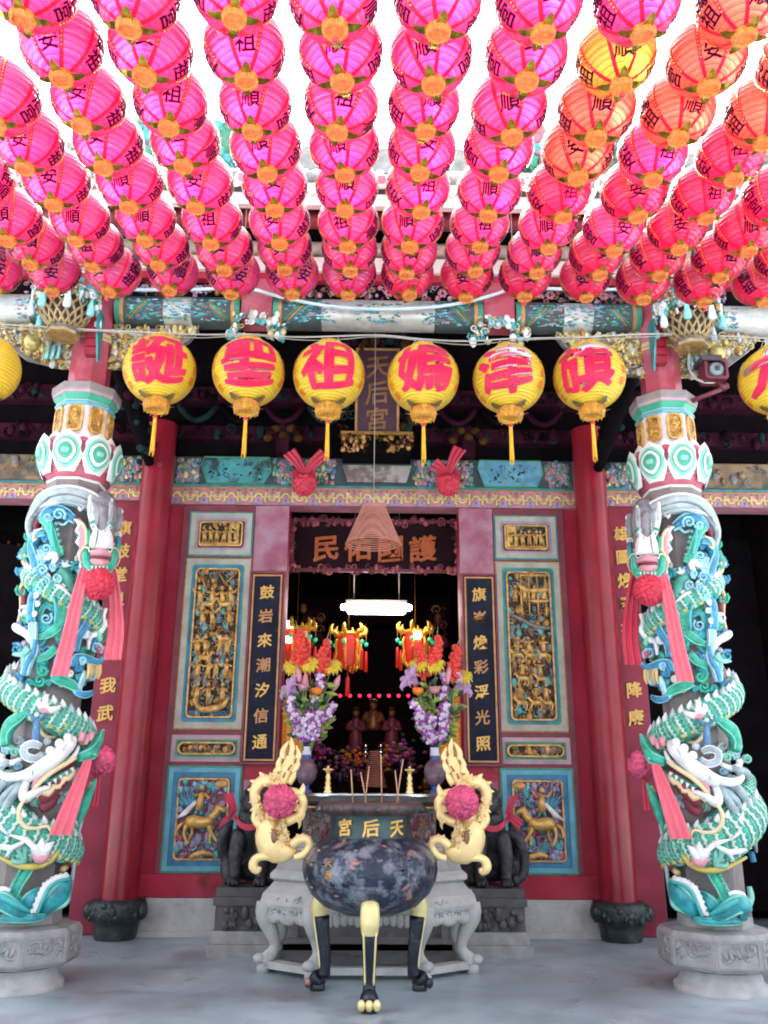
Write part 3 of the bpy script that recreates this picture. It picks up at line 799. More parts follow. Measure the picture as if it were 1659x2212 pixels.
# dark hall behind the doorway and the side bays
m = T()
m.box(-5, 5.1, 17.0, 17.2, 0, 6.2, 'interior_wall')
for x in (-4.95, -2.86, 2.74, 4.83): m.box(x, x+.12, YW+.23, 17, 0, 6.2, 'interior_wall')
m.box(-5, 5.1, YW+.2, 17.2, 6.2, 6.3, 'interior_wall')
m.box(-4.83, -2.86, 10.6, 10.7, 0, 5.0, 'black_void'); m.box(2.86, 4.83, 10.6, 10.7, 0, 5.0, 'black_void')  # near-black sheets: the side bays' shade put into the colour
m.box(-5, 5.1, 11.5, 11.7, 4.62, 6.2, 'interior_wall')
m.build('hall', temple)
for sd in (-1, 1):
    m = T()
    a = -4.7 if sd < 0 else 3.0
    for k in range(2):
        m.box(a+k*.92, a+k*.92+.88, 10.35, 10.42, .1, 4.4, 'black_void')  # door leaves blackened, bay shade put into their colour
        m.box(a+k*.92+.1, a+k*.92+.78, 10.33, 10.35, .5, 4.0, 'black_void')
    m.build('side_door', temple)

# name board over the lintel
pb = at(815, 968, 9.0)
nb = empty('name_board', (.07, 9.0, 5.14), 'upright purple board with gold characters 天后宮 in a gilded frame over the doorway', 'sign')
tl = math.atan2(.26, 1.0)
def nbp(u, v, w): return (u, -v*math.sin(tl)-w*math.cos(tl), v*math.cos(tl)-w*math.sin(tl))
m = MB(); m.prism(rrect(-.235, .235, 0, 1.02, .005), nbp, -.03, 0, 'board_purple'); m.build('board', nb)
m = MB()
ring(m, rrect(-.25, .25, -.015, 1.035, .004), rrect(-.222, .222, .012, 1.01, .004), nbp, -.03, .02, 'gold_line')
relief(m, nbp, lambda u, v: abs(u) > .27, (-.42, .42, 0, 1.2), 150, ['soot_shade_plum', 'soot_shade_gold', 'soot_shade_teal', 'soot_shade_plum'], .10, rg, .0)
relief(m, nbp, lambda u, v: v > 1.05, (-.30, .30, 1.0, 1.3), 60, ['soot_shade_plum', 'soot_shade_gold', 'soot_shade_teal'], .11, rg, .0)
m.build('frame', nb)
for i, ch in enumerate('天后宮'):
    m = MB(); m.text(ch, lambda u, v, w, i=i: nbp(u+.0, .83-i*.30+v, .002+w), .27, 'plaque_gold', off=.006, depth=.03)
    m.build('gold_character', nb)
m = MB()
m.box(-.40, .40, -.22, .16, -.035, -.0, 'gold_dark'); m.box(-.385, .385, -.20, .16, -.24, -.036, 'soot_shade_wood')
relief(m, lambda u, v, w: (u, -.20-w, v), lambda u, v: abs(u) > .12 or v > -.09, (-.38, .38, -.23, -.05), 110, ['gold_dark', 'soot_shade_gold', 'gold_line', 'soot_shade_plum'], .055, rg, .008)
m.prism([(-.39, -.27), (.40, -.27), (.34, -.47), (-.33, -.47)], lambda u, v, w: (u, .155-w, v), 0, .02, 'board_worn')
m.build('shelf', nb)

# round red pillars on black stone drums
for sd in (-1, 1):
    c = (AX+sd*2.425, 9.06, 0)
    t = empty('round_pillar', c, 'glossy dark red round pillar on black stone drum, %s the doorway' % ('left of' if sd < 0 else 'right of'), 'pillar', 'round red pillars by the doorway')
    m = MB(); m.lathe([(.172, .33), (.175, .6), (.178, 2.2), (.176, 3.8), (.172, 5.3)], 40, 'red_lacquer'); m.build('shaft', t)
    m = MB()
    m.lathe([(.19, 0), (.20, .03), (.205, .10), (.215, .15), (.255, .17), (.272, .22), (.275, .30), (.255, .345), (.21, .352)], 32, 'stone_black')
    relief(m, lambda u, v, w: ((.268+w)*math.sin(u), -(.268+w)*math.cos(u), v), lambda u, v: True, (-1.4, 1.4, .19, .31), 60, ['stone_black'], .06, rg, .0)
    for d in (-1, 1): m.ball((d*.25, -.06, .25), (.06, .08, .08), 'stone_black', 10, 7)
    m.build('drum', t)
    m = MB(); Mr = Matrix.Rotation(PI/2, 3, 'X')
    m.lathe([(.028, .0), (.03, .012), (.02, .014), (.018, .004)], 14, 'maroon_wood', c=(.06, -.17, 4.75), M=Mr)
    m.build('ring', t)
    # carved brace between pillar and outer post, soot and porch shade in its colour
    m = MB(); d = sd
    P = [(AX+d*2.50, 7.3, 5.35), (AX+d*2.50, 7.7, 5.30), (AX+d*2.49, 8.15, 5.12), (AX+d*2.48, 8.5, 4.95), (AX+d*2.47, 8.85, 4.75)]
    m.tube(P, [.07, .12, .11, .10, .05], 'soot_shade_wood', n=8, k=3)
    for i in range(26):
        q = Vector(P[0]).lerp(Vector(P[-1]), rg.random()); m.ball(q+Vector((rg.uniform(-.12, .12), 0, rg.uniform(-.05, .2))), .05*rg.uniform(.6, 1.3), rg.choice(['soot_shade_wood', 'soot_shade_plum', 'soot_shade_teal']), 6, 4)
    m.v = [(a-AX, b-YW, c2) for a, b, c2 in m.v]
    m.build('carved_brace', temple)

# black couplet boards on the door jambs
for sd, s_ in ((-1, '鼓岩來潮汐信通'), (1, '旗峯煥彩浮光照')):
    c = (AX+sd*1.155, YW-.05, 1.60)
    t = empty('couplet_board', c, 'tall black couplet board with gold frame and the characters %s' % s_, 'sign', 'black couplet boards on the door jambs')
    pl = lambda u, v, w: (u, -w, v)
    m = MB(); m.prism(rrect(-.175, .175, .02, 2.0, .004), pl, -.01, .02, 'board_navy'); m.build('board', t)
    m = MB()
    ring(m, rrect(-.195, .195, 0, 2.03, .003), rrect(-.172, .172, .024, 2.006, .003), pl, -.01, .038, 'maroon_wood')
    ring(m, rrect(-.160, .160, .036, 1.994, .003), rrect(-.142, .142, .054, 1.976, .003), pl, .02, .032, 'gold_line')
    m.build('frame', t)
    for i, ch in enumerate(s_):
        m = MB(); m.text(ch, lambda u, v, w, i=i: (u, -.021-w, 1.80-.262*i+v), .155, 'gold_line' if i % 2 else 'gold_letter', off=.012, depth=.03)
        m.build('gold_character', t)

# horizontal board inside the doorway, read from right to left
t = empty('horizontal_board', (AX+.02, 9.95, 3.83), 'long dark board with orange characters 護國佑民 hanging inside the top of the doorway', 'sign')
pl = lambda u, v, w: (u, -w, v)
m = MB(); m.prism(rrect(-1.0, 1.0, 0, .62, .004), pl, -.03, 0, 'board_black'); m.build('board', t)
m = MB()
relief(m, pl, lambda u, v: True, (-1.02, 1.02, -.02, .06), 90, ['frieze_orange', 'maroon_wood', 'petal_rose'], .07, rg, .0)
relief(m, pl, lambda u, v: True, (-1.02, 1.02, .58, .66), 90, ['maroon_wood', 'petal_rose', 'maroon_wood'], .07, rg, .0)
ring(m, rrect(-1.01, 1.01, -.01, .65, .004), rrect(-.97, .97, .03, .61, .004), pl, -.01, .012, 'maroon_wood')
for x in (-1.0, 1.0): relief(m, pl, lambda u, v: True, (x-.03, x+.03, 0, .62), 24, ['maroon_wood', 'petal_rose'], .07, rg, .0)
m.build('frame', t)
for i, ch in enumerate('民佑國護'):
    m = MB(); m.text(ch, lambda u, v, w, i=i: (-.585+.385*i+u, -.002-w, .285+v), .33, 'letter_orange', off=.02, depth=.03)
    m.build('orange_character', t)

# ------------------------------------------------------------------ dragon columns (carved once, mirrored for the other side)
CXR, CYR = 2.62, 7.0
def CP(px, py, ex=0.0):
    """a point on the right column seen at picture place (px, py), ex metres proud of the shaft"""
    Y = 6.75
    for _ in range(4):
        p = at(px, py, Y); u = p.x-CXR; rr = .235+ex
        Y = CYR-math.sqrt(max(rr*rr-u*u, .0016 if ex >= 0 else .0004))
    p = at(px, py, Y)
    return (p.x-CXR, p.y-CYR, p.z)
PXM = .0037
class Cm(MB):
    def tb(s, mm, pts, r, ex=.03, n=8, k=3, flat=1.0):
        P = [CP(p[0], p[1], p[2] if len(p) > 2 else ex) for p in pts]
        rr = [a*PXM for a in r] if isinstance(r, (list, tuple)) else r*PXM
        s.tube(P, rr, mm, n=n, k=k, flat=flat)
        EDGE = {'cloud_blue': 'cloud_sky', 'wave_teal': 'petal_mint', 'leg_green': 'petal_mint', 'cloud_sky': 'porcelain_white', 'mane_grey': 'porcelain_white'}
        if mm in EDGE and n >= 8 and len(P) > 2:
            Q = catmull([tuple(a)+((rr[i] if isinstance(rr, list) else rr),) for i, a in enumerate(P)], k)
            for sg in (-1, 1):
                E_ = []; er = []
                for i, q in enumerate(Q):
                    t_ = Vector(Q[min(i+1, len(Q)-1)][:3])-Vector(Q[max(i-1, 0)][:3])
                    o_ = Vector((q[0], q[1]-.05, 0)).normalized(); sd_ = t_.cross(o_)
                    if sd_.length < 1e-7: continue
                    sd_.normalize()
                    E_.append(Vector(q[:3])+sd_*sg*q[3]*.80+o_*q[3]*.58); er.append(max(.0028, q[3]*.17))
                if len(E_) > 2: s.tube(E_, er, EDGE[mm], n=5)
    def bl(s, mm, px, py, r, ex=.05, nu=10, nv=7):
        if not isinstance(r, (list, tuple)): r = (r, r, r)
        s.ball(CP(px, py, ex), tuple(a*PXM for a in r), mm, nu, nv)
    def sp(s, mm, px, py, size, ex=.06, a0=0, hand=1, r=3.2, turns=1.5):
        K = 12; pts = []
        for i in range(K):
            t = i/(K-1); a = a0+hand*turns*2*PI*t; q = size*(1-.85*t)
            pts.append(CP(px+q*math.cos(a), py+q*math.sin(a), ex))
        s.tube(pts, [r*PXM*(1.1-.4*i/(K-1)) for i in range(K)], mm, n=5)
    def fins(s, mm, pts, h, ex, n, lean=0.0, base=None):
        P = catmull([CP(p[0], p[1], ex) for p in pts], 10)
        for i in range(n):
            q = Vector(P[int((i+.5)/n*(len(P)-1))]); q2 = Vector(P[min(int((i+1.3)/n*(len(P)-1)), len(P)-1)])
            d = (q2-q); d = d.normalized() if d.length > 1e-6 else Vector((1, 0, 0))
            up = Vector((0, 0, 1)); up = (up-d*up.dot(d)).normalized()*(1 if h > 0 else -1)
            L = abs(h)*PXM
            s.tube([q-up*L*.5, q+up*L*.3, q+up*L+d*L*lean], [L*.55, L*.5, L*.06], mm, n=6, flat=.45)
            if base: s.tube([q-up*L*1.1, q-up*L*.1], [L*.18, L*.10], base, n=4)
parts = {}
def part(n): 
    parts[n] = Cm(); return parts[n]
# base and shaft
m = part('pedestal')
m.lathe([(.335, 0), (.335, .035), (.30, .06), (.285, .12), (.30, .145)], 40, 'stone_pale')
O8 = PI/8
m.lathe([(.30, .145), (.40, .165), (.425, .19), (.425, .38), (.40, .41), (.27, .43), (.265, .50)], 8, 'stone_grey', ph=O8, smooth=False)
for k in range(8):
    a = 2*PI*k/8
    pl = lambda u, v, w, a=a: ((.394+w)*math.cos(a)-u*math.sin(a), (.394+w)*math.sin(a)+u*math.cos(a), v)
    ring(m, rrect(-.15, .15, .20, .375, .01), rrect(-.135, .135, .215, .36, .01), pl, -.01, .006, 'stone_grey')
    relief(m, pl, lambda u, v: True, (-.12, .12, .23, .345), 16, ['stone_grey'], .07, random.Random(k), .0, kinds=('curl', 'leaf'))
m = part('shaft')
m.lathe([(.235, .43), (.235, 3.82)], 8, 'stone_core', ph=O8, smooth=False)
for k in range(7):
    a = -PI/2+.35*(k-3)
    m.ball((.232*math.cos(a), .232*math.sin(a), .515), (.04, .02, .02), 'petal_rose', 6, 4)
# capital: lotus, medallion drum, octagonal cap, red post
m = part('lotus_capital')
m.lathe([(.235, 3.80), (.27, 3.83), (.27, 3.86), (.25, 3.88)], 8, 'petal_white', ph=O8, smooth=False)
m.lathe([(.275, 3.84), (.268, 3.868), (.30, 3.90), (.325, 3.97), (.31, 4.08), (.26, 4.18)], 32, 'petal_rose')
def petal(az, hw, z0, z1, layers, tip=.3, bulge=0.0):
    for sc_, off, mm in layers:
        nu, nv = 10, 28; vs = []; fs = []
        for j in range(nv+1):
            t = j/nv
            if sc_ == 1: w = hw*math.sin(PI*(.2+.68*t))*(1 if t < .8 else max(0, 1-((t-.8)/.2)**1.5)); tt = t
            else: w = hw*sc_*max(0, math.sin(PI*t))**.62; tt = .45+(t-.5)*sc_*.95
            z = z0+(z1-z0)*tt
            rad = .268+.10*math.sin(PI*min(1, .08+tt*.62))+bulge+off+.012*math.sin(PI*t)
            for i in range(nu+1):
                s_ = (i/nu*2-1)
                a = az+s_*w
                so = s_*w/hw; q = rad+.022*(1-so*so)
                vs.append((q*math.cos(a), q*math.sin(a), z))
        for j in range(nv):
            for i in range(nu):
                a = j*(nu+1)+i; fs.append((a, a+1, a+nu+2, a+nu+1))
        m.add(vs, fs, mm)
for k in range(8):
    az = -PI/2+2*PI*k/8+PI/8
    petal(az, .30, 3.90, 4.235, [(1, -.024, 'petal_white'), (.78, -.018, 'petal_rose'), (.5, -.012, 'maroon_in')])
for k in range(8):
    az = -PI/2+2*PI*k/8
    petal(az, .398, 3.868, 4.225, [(1, 0, 'petal_white'), (.84, .005, 'petal_mint'), (.68, .010, 'petal_green'), (.60, .0135, 'petal_white'), (.44, .018, 'petal_green'), (.22, .021, 'petal_mint')])
m = part('medallion_drum')
m.lathe([(.27, 4.17), (.285, 4.21), (.285, 4.225), (.268, 4.235), (.268, 4.50), (.28, 4.515), (.28, 4.545)], 8, 'drum_white', ph=O8, smooth=False)
m.lathe([(.283, 4.50), (.290, 4.515), (.290, 4.53), (.28, 4.54)], 8, 'sky_trim', ph=O8, smooth=False)
for k in range(8):
    a = -PI/2+2*PI*k/8
    pl = lambda u, v, w, a=a: ((.2476+w)*math.cos(a)-u*math.sin(a), (.2476+w)*math.sin(a)+u*math.cos(a), v)
    m.prism(rrect(-.072, .072, 4.255, 4.49, .045), pl, 0, .012, 'gold_dark')
    ring(m, rrect(-.076, .076, 4.25, 4.495, .05), rrect(-.058, .058, 4.27, 4.475, .04), pl, 0, .026, 'gold_leaf')
    relief(m, pl, lambda u, v: True, (-.045, .045, 4.28, 4.465), 24, ['gold_leaf', 'gold_letter', 'gold_dark'], .035, random.Random(k+3), .014)
m = part('octagonal_cap')
m.lathe([(.29, 4.545), (.33, 4.58), (.335, 4.60)], 8, 'petal_green', ph=O8, smooth=False)
m.lathe([(.337, 4.60), (.358, 4.64), (.358, 4.695), (.345, 4.70), (.21, 4.705)], 8, 'collar_grey', ph=O8, smooth=False)
m.lathe([(.342, 4.604), (.350, 4.625)], 8, 'frame_pink', ph=O8, smooth=False)
m = part('post')
m.lathe([(.20, 4.70), (.20, 6.1)], 8, 'post_red', ph=O8, smooth=False)
m.lathe([(.206, 5.175), (.206, 5.245)], 8, 'strap_gold', ph=O8, smooth=False)
m.lathe([(.208, 5.20), (.208, 5.206)], 8, 'maroon_wood', ph=O8, smooth=False)

for nme_, f_ in (('lotus_capital', .90), ('medallion_drum', .88), ('octagonal_cap', .82), ('post', .88)):
    b_ = parts[nme_]; b_.v = [(x*f_, y*f_, z) for x, y, z in b_.v]
# the dragon's long body winds up the shaft
m = part('dragon_body')
zA, zB, zC = CP(1530, 1808, .1)[2], CP(1500, 1538, .1)[2], CP(1440, 1290, .1)[2]
pts = []; rad = []; N = 96; spine = []
def zz(t):   # t counts turns from the lowest front pass
    if t < 0: return zA+t*.55
    if t < 1: return zA+(zB-zA)*t
    return zB+(zC-zB)*(t-1)
for i in range(N+1):
    t = -.42+2.95*i/N
    a = -PI/2+2*PI*t
    r = .13-.045*max(0, min(1, (t-.1)/2.2)); r *= min(1, .45+1.3*(t+.42)) ; r *= min(1, .35+(2.53-t)*1.4)
    if t < .3: r *= 1.18
    q = .235+r*.42
    pts.append((q*math.cos(a), q*math.sin(a), zz(t))); rad.append(r)
m.tube(pts, rad, 'scale_green', n=16)
# pale serrated back ridge, yellow belly edge
for i in range(2, N-2):
    p = Vector(pts[i]); o = Vector((p.x, p.y, 0)).normalized(); r = rad[i]
    d = (Vector(pts[i+1])-Vector(pts[i-1])).normalized()
    c = p+o*r*.55+Vector((0, 0, r*.86))
    m.tube([c-Vector((0, 0, .03)), c+Vector((0, 0, .012))+o*.006, c+Vector((0, 0, .046))+o*.012+d*.012], [.032, .026, .002], 'porcelain_white' if i % 3 else 'mane_grey', n=5, flat=.5)
    if i % 2 == 0: m.tube([c-Vector((0, 0, .075))+o*.024, c-Vector((0, 0, .015))+o*.016], [.004, .007], 'cream', n=4)
    c = p+o*r*.62-Vector((0, 0, r*.78))
    m.ball(c, (.026, .026, .016), 'belly_yellow', 6, 4)
# overlapping scales laid over the coils
def scales_on(pts, rad, nrow=7, span=.30, th0=-.95):
    n_ = len(pts)
    for i in range(1, n_-1):
        p = Vector(pts[i]); o = Vector((p.x, p.y, 0)).normalized(); r = rad[i]
        if o.y > .55: continue
        d = (Vector(pts[i+1])-Vector(pts[i-1])).normalized()
        upv = Vector((0, 0, 1)); upv = (upv-d*upv.dot(d)).normalized(); o = d.cross(upv)*(-1 if d.cross(upv).dot(o) < 0 else 1)
        for k in range(nrow):
            th = th0+span*k+(span/2 if i % 2 else 0)
            nrm_ = (o*math.cos(th)+upv*math.sin(th)).normalized(); up = d.cross(nrm_)
            s_ = .0215*r/.1
            c = p+nrm_*(r*.985+.001)
            Mq = Matrix((d, up, nrm_)).transposed()
            m.ball(c, (s_*1.25, s_*1.12, .006), 'scale_rim', 8, 4, M=Mq); m.ball(c+d*s_*.30+nrm_*.003, (s_*.86, s_*.80, .0075), 'scale_dark' if rng.random() < .5 else 'leg_green', 8, 4, M=Mq)
scales_on(pts, rad)
def scaly(pp, rr, ex):
    P = [tuple(CP(a, b, ex))+(q*PXM,) for (a, b), q in zip(pp, rr)]
    Q = catmull(P, 9); L = 0; out = [Q[0]]
    for q in Q[1:]:
        if (Vector(q[:3])-Vector(out[-1][:3])).length > .033*max(.5, q[3]/.1): out.append(q)
    m.tube([q[:3] for q in Q], [q[3] for q in Q], 'scale_green', n=16)
    scales_on([q[:3] for q in out], [q[3] for q in out])
# lowest coil swelling at the front
scaly([(1448, 1776), (1488, 1818), (1540, 1834), (1590, 1808), (1628, 1750)], [18, 28, 32, 30, 18], .07)
scaly([(1616, 1680), (1600, 1720), (1570, 1765), (1530, 1790)], [15, 23, 25, 18], .05)
m.tb('porcelain_white', [(1490, 1868, .2), (1512, 1852, .22), (1545, 1822, .25), (1582, 1812, .23)], [1, 6, 6, 1], n=5, k=1)
m.tb('porcelain_white', [(1538, 1822, .25), (1575, 1842, .24), (1598, 1838, .2), (1624, 1832, .13)], [2, 7, 6, 1], n=5, k=1)
m.tb('porcelain_white', [(1572, 1840, .24), (1588, 1862, .22)], [6, 1], n=5, k=1)
m.tb('porcelain_white', [(1582, 1812, .23), (1604, 1790, .2), (1598, 1772, .2), (1606, 1752, .18)], [3, 6, 5, 1], n=5, k=1)
m.tb('belly_yellow', [(1450, 1800, .14), (1490, 1866, .16), (1550, 1880, .16), (1612, 1852, .1)], [3, 6, 6, 3], n=6)
m.tb('belly_yellow', [(1412, 1588, .12), (1450, 1586, .12), (1480, 1568, .14), (1530, 1558, .12), (1560, 1550, .1)], [3, 7, 5, 4, 3], n=6)
m.tb('cream', [(1470, 1598, .02), (1500, 1604, .03), (1516, 1590, .03), (1514, 1568, .05)], [2, 4, 4, 2], n=6)

m = part('dragon_leg')
def bumps(pts, ex, r, n, mm='scale_pale'):
    P = catmull([CP(p[0], p[1], ex) for p in pts], 8)
    for i in range(n): m.ball(P[int((i+.5)/n*(len(P)-1))], r*PXM, mm, 7, 5)
m.tb('leg_green', [(1518, 1138), (1508, 1148), (1500, 1172), (1492, 1198), (1484, 1218)], [12, 11, 10, 10, 11], ex=.07)
bumps([(1494, 1145), (1486, 1180), (1478, 1212)], .10, 4.5, 6)
m.tb('claw_teal', [(1504, 1142, .14), (1502, 1170, .14), (1496, 1200, .13)], [3, 4, 3], n=6)
for a, b in ((1502, 1212), (1512, 1222), (1496, 1228)): m.tb('porcelain_white', [(1490, 1215, .09), (a, b, .12), (a+8, b+8, .08)], [5, 6, 1], n=6)
m.tb('leg_green', [(1506, 1300), (1486, 1302), (1477, 1325), (1480, 1360), (1500, 1382), (1524, 1392)], [9, 10, 10, 10, 10, 6], ex=.07)
bumps([(1474, 1310), (1472, 1340), (1478, 1372)], .10, 4, 7)
m.tb('claw_teal', [(1496, 1304, .13), (1490, 1330, .13), (1492, 1360, .12)], [3, 4, 3], n=6)
m.tb('leg_green', [(1488, 1412), (1505, 1430), (1528, 1440)], [9, 9, 6], ex=.06)
m.tb('leg_green', [(1435, 1510), (1455, 1492), (1482, 1480), (1496, 1474)], [6, 11, 12, 8], ex=.06)
m.tb('leg_green', [(1545, 1548, .12), (1560, 1562), (1578, 1578), (1588, 1600), (1588, 1622)], [8, 12, 14, 12, 11], ex=.10)
m.tb('leg_green', [(1528, 1862, .12), (1540, 1888), (1556, 1915), (1570, 1945)], [9, 12, 12, 13], ex=.08)
bumps([(1550, 1878), (1562, 1905), (1574, 1930)], .12, 4, 6)
for i, (a, b) in enumerate(((1484, 1826), (1510, 1818), (1534, 1832))):
    m.tb('porcelain_white', [(1512, 1858, .2), ((1512+a)/2, (1852+b)/2, .24), (a, b, .25)], [11, 9, 1], n=6)
m.tb('nose_pink', [(1496, 1850, .22), (1512, 1864, .22), (1528, 1852, .22)], [7, 10, 6], n=8)
for a, b in ((1545, 1842), (1560, 1846), (1568, 1870)): m.tb('petal_mint', [(1545, 1870, .15), (a, b, .19), (a+4, b-10, .18)], [6, 5, 1], n=5)
for i, (a, b) in enumerate(((1484, 1542), (1508, 1520), (1524, 1528))):
    m.tb('porcelain_white', [(1508, 1548, .17), (a, b, .2), (a-8, b-8, .18)], [8, 6, 1], n=6)
m.tb('nose_pink', [(1495, 1552, .18), (1512, 1546, .19), (1520, 1540, .18)], [4, 7, 4], n=7)

m = part('cloud')
m.tb('cloud_blue', [(1456, 1138), (1480, 1124), (1505, 1126), (1524, 1142)], [8, 15, 16, 10], ex=.05)
m.sp('cloud_sky', 1488, 1128, 15, ex=.11, a0=2.4); m.sp('cloud_sky', 1510, 1134, 10, ex=.11, a0=3, hand=-1)
m.tb('cloud_sky', [(1455, 1146), (1468, 1141), (1478, 1150), (1490, 1146)], 3, ex=.08, n=5)
m.tb('cloud_blue', [(1512, 1168), (1530, 1172), (1540, 1196), (1535, 1220), (1528, 1250)], [7, 12, 13, 12, 10], ex=.05)
m.tb('cream', [(1523, 1158, .10), (1537, 1168, .09), (1540, 1184, .09), (1532, 1180, .1)], [2, 3, 3, 1], n=5)
m.tb('cloud_blue', [(1480, 1226), (1500, 1236), (1518, 1246), (1522, 1268), (1506, 1282), (1515, 1298)], [6, 10, 14, 14, 12, 8], ex=.06)
for a, b, s_, h in ((1524, 1222, 13, 1), (1520, 1246, 12, -1), (1490, 1264, 11, 1), (1514, 1272, 12, -1), (1528, 1290, 9, 1), (1500, 1240, 9, 1)):
    m.sp('cloud_sky', a, b, s_, ex=.125, a0=rng.uniform(0, 6), hand=h)
m.tb('cloud_blue', [(1526, 1284), (1536, 1306), (1540, 1332), (1538, 1360)], [10, 11, 10, 11], ex=.08)
m.tb('cloud_sky', [(1536, 1360), (1536, 1392), (1532, 1420), (1544, 1442), (1552, 1472)], [10, 9, 8, 10, 9], ex=.09)
m.tb('cloud_blue', [(1532, 1396, .12), (1536, 1425, .12), (1550, 1450, .12), (1554, 1474, .11)], [4, 5, 6, 5], n=6)
for a, b in ((1533, 1300), (1536, 1340), (1530, 1318)): m.sp('porcelain_white', a, b, 6, ex=.13, a0=1, r=2.4)
m.tb('porcelain_white', [(1540, 1400, .09), (1552, 1384, .12), (1572, 1372, .14), (1576, 1366, .12)], [7, 8, 9, 5], ex=.1)
m.tb('wave_teal', [(1496, 1330), (1510, 1322), (1520, 1340), (1516, 1366), (1504, 1372), (1500, 1350)], 6, ex=.04)
m.sp('cloud_sky', 1510, 1350, 14, ex=.075, a0=4, hand=-1)
m.bl('wave_teal', 1543, 1287, 9, ex=.10)
m.tb('cream', [(1534, 1262, .1), (1552, 1268, .1), (1564, 1286, .06), (1563, 1330, .05), (1570, 1366, .05)], [4, 5, 4, 3, 3], n=6)
m.tb('maroon_in', [(1556, 1285, .04), (1555, 1330, .03), (1560, 1366, .04)], [7, 9, 6], n=6)
m.tb('cloud_blue', [(1412, 1326), (1420, 1345), (1432, 1372), (1444, 1392), (1446, 1420)], [6, 8, 9, 9, 6], ex=.06)
m.tb('cloud_blue', [(1432, 1325), (1440, 1335), (1448, 1352)], [6, 5, 4], ex=.06)
m.tb('porcelain_white', [(1384, 1326), (1388, 1345), (1385, 1362), (1400, 1380), (1416, 1388), (1420, 1415)], [5, 4, 6, 8, 6, 4], ex=.05)
m.tb('petal_mint', [(1396, 1362), (1398, 1380), (1394, 1396)], [6, 8, 5], ex=.09)
m.bl('petal_rose', 1395, 1414, 8, ex=.06)
m.tb('cloud_blue', [(1386, 1432), (1400, 1442), (1424, 1436), (1446, 1434), (1452, 1452)], [6, 7, 10, 10, 7], ex=.05)
m.sp('cloud_sky', 1432, 1438, 9, ex=.1, a0=1)
m.tb('cloud_sky', [(1425, 1462), (1432, 1480), (1440, 1500), (1450, 1508)], [6, 6, 6, 8], ex=.07)
m.tb('cloud_blue', [(1408, 1505), (1425, 1512), (1445, 1508)], [5, 8, 6], ex=.08)
for a in range(5): m.tb('strap_gold', [(1394+a*6, 1446, .09), (1394+a*6, 1464+3*(a % 2), .1), (1398+a*6, 1478, .09)], [4, 4, 2], n=5)
m.tb('petal_mint', [(1545, 1415, .12), (1558, 1428, .13), (1578, 1428, .12)], [7, 6, 3], n=6); m.tb('petal_mint', [(1550, 1410, .12), (1556, 1430, .12), (1558, 1460, .1)], [4, 5, 4], n=6)
m.bl('nose_pink', 1556, 1405, 5, ex=.12)
m.tb('scale_green', [(1452, 1300), (1462, 1280), (1472, 1258), (1486, 1246)], [10, 15, 15, 10], ex=.07)
m.tb('porcelain_white', [(1459, 1302, .13), (1474, 1288, .13), (1490, 1280, .12), (1500, 1292, .12)], [2, 4, 4, 2], n=5)
for a, b in ((1459, 1236), (1466, 1226), (1478, 1230)): m.tb('porcelain_white', [(1474, 1238, .08), (a, b, .1)], [6, 1], n=5)
# right edge bits
m.tb('scale_green', [(1550, 1190), (1556, 1215), (1552, 1240)], [8, 11, 8], ex=.03)
m.tb('cream', [(1556, 1214, .08), (1560, 1230, .08), (1554, 1240, .08)], [3, 5, 3], n=6)
m.tb('petal_rose', [(1562, 1440, .05), (1572, 1468, .06), (1582, 1478, .06)], [3, 3, 2], n=5)

m = part('mane_arch')
m.tb('mane_grey', [(1395, 1118), (1420, 1102), (1455, 1090), (1490, 1090), (1522, 1104), (1542, 1130), (1550, 1158), (1543, 1190)], [14, 22, 24, 22, 18, 12, 8, 4], ex=.05, n=12)
m.tb('snout_grey', [(1430, 1094, .135), (1470, 1084, .135), (1510, 1092, .13), (1540, 1122, .1)], [2, 3, 3, 2], n=5)
m.tb('mane_grey', [(1440, 1110, .14), (1475, 1100, .14), (1512, 1110, .13)], [3, 4, 3], n=5)
m.tb('maroon_in', [(1520, 1128, .0), (1534, 1150, .0), (1538, 1180, .0)], [6, 8, 5], n=6)

# upper head, looking down and outward
m = part('dragon_head')
m.tb('snout_grey', [(1392, 1092, .04), (1393, 1125, .11), (1396, 1158, .18), (1397, 1190, .22)], [22, 30, 28, 25], n=14)
for a, b, s_, h_ in ((1360, 1118, 8, 1), (1358, 1142, 9, -1), (1362, 1168, 8, 1), (1366, 1192, 7, -1), (1440, 1112, 7, -1)): m.sp('porcelain_white', a, b, s_, ex=.12, a0=1.5, hand=h_, r=3)
for k in range(6): m.tb('mane_grey', [(1386+4*k, 1100+2*(k % 2), .21), (1387+4*k, 1120, .265), (1389+3.4*k, 1142, .295)], [1.2, 2.2, 1], n=5)
m.tb('porcelain_white', [(1396, 1150, .22), (1397, 1178, .245), (1398, 1200, .25)], [14, 25, 25], n=12)
m.tb('snout_grey', [(1396, 1112, .22), (1397, 1140, .27), (1397, 1162, .29)], [13, 13, 5], n=10)
m.tb('porcelain_white', [(1376, 1092, .15), (1379, 1128, .235), (1388, 1158, .275), (1393, 1176, .3)], [3.5, 3.5, 3.5, 2], n=6)
m.tb('porcelain_white', [(1422, 1084, .15), (1424, 1126, .225), (1413, 1158, .275), (1406, 1176, .3)], [4, 4, 3.5, 2], n=6)
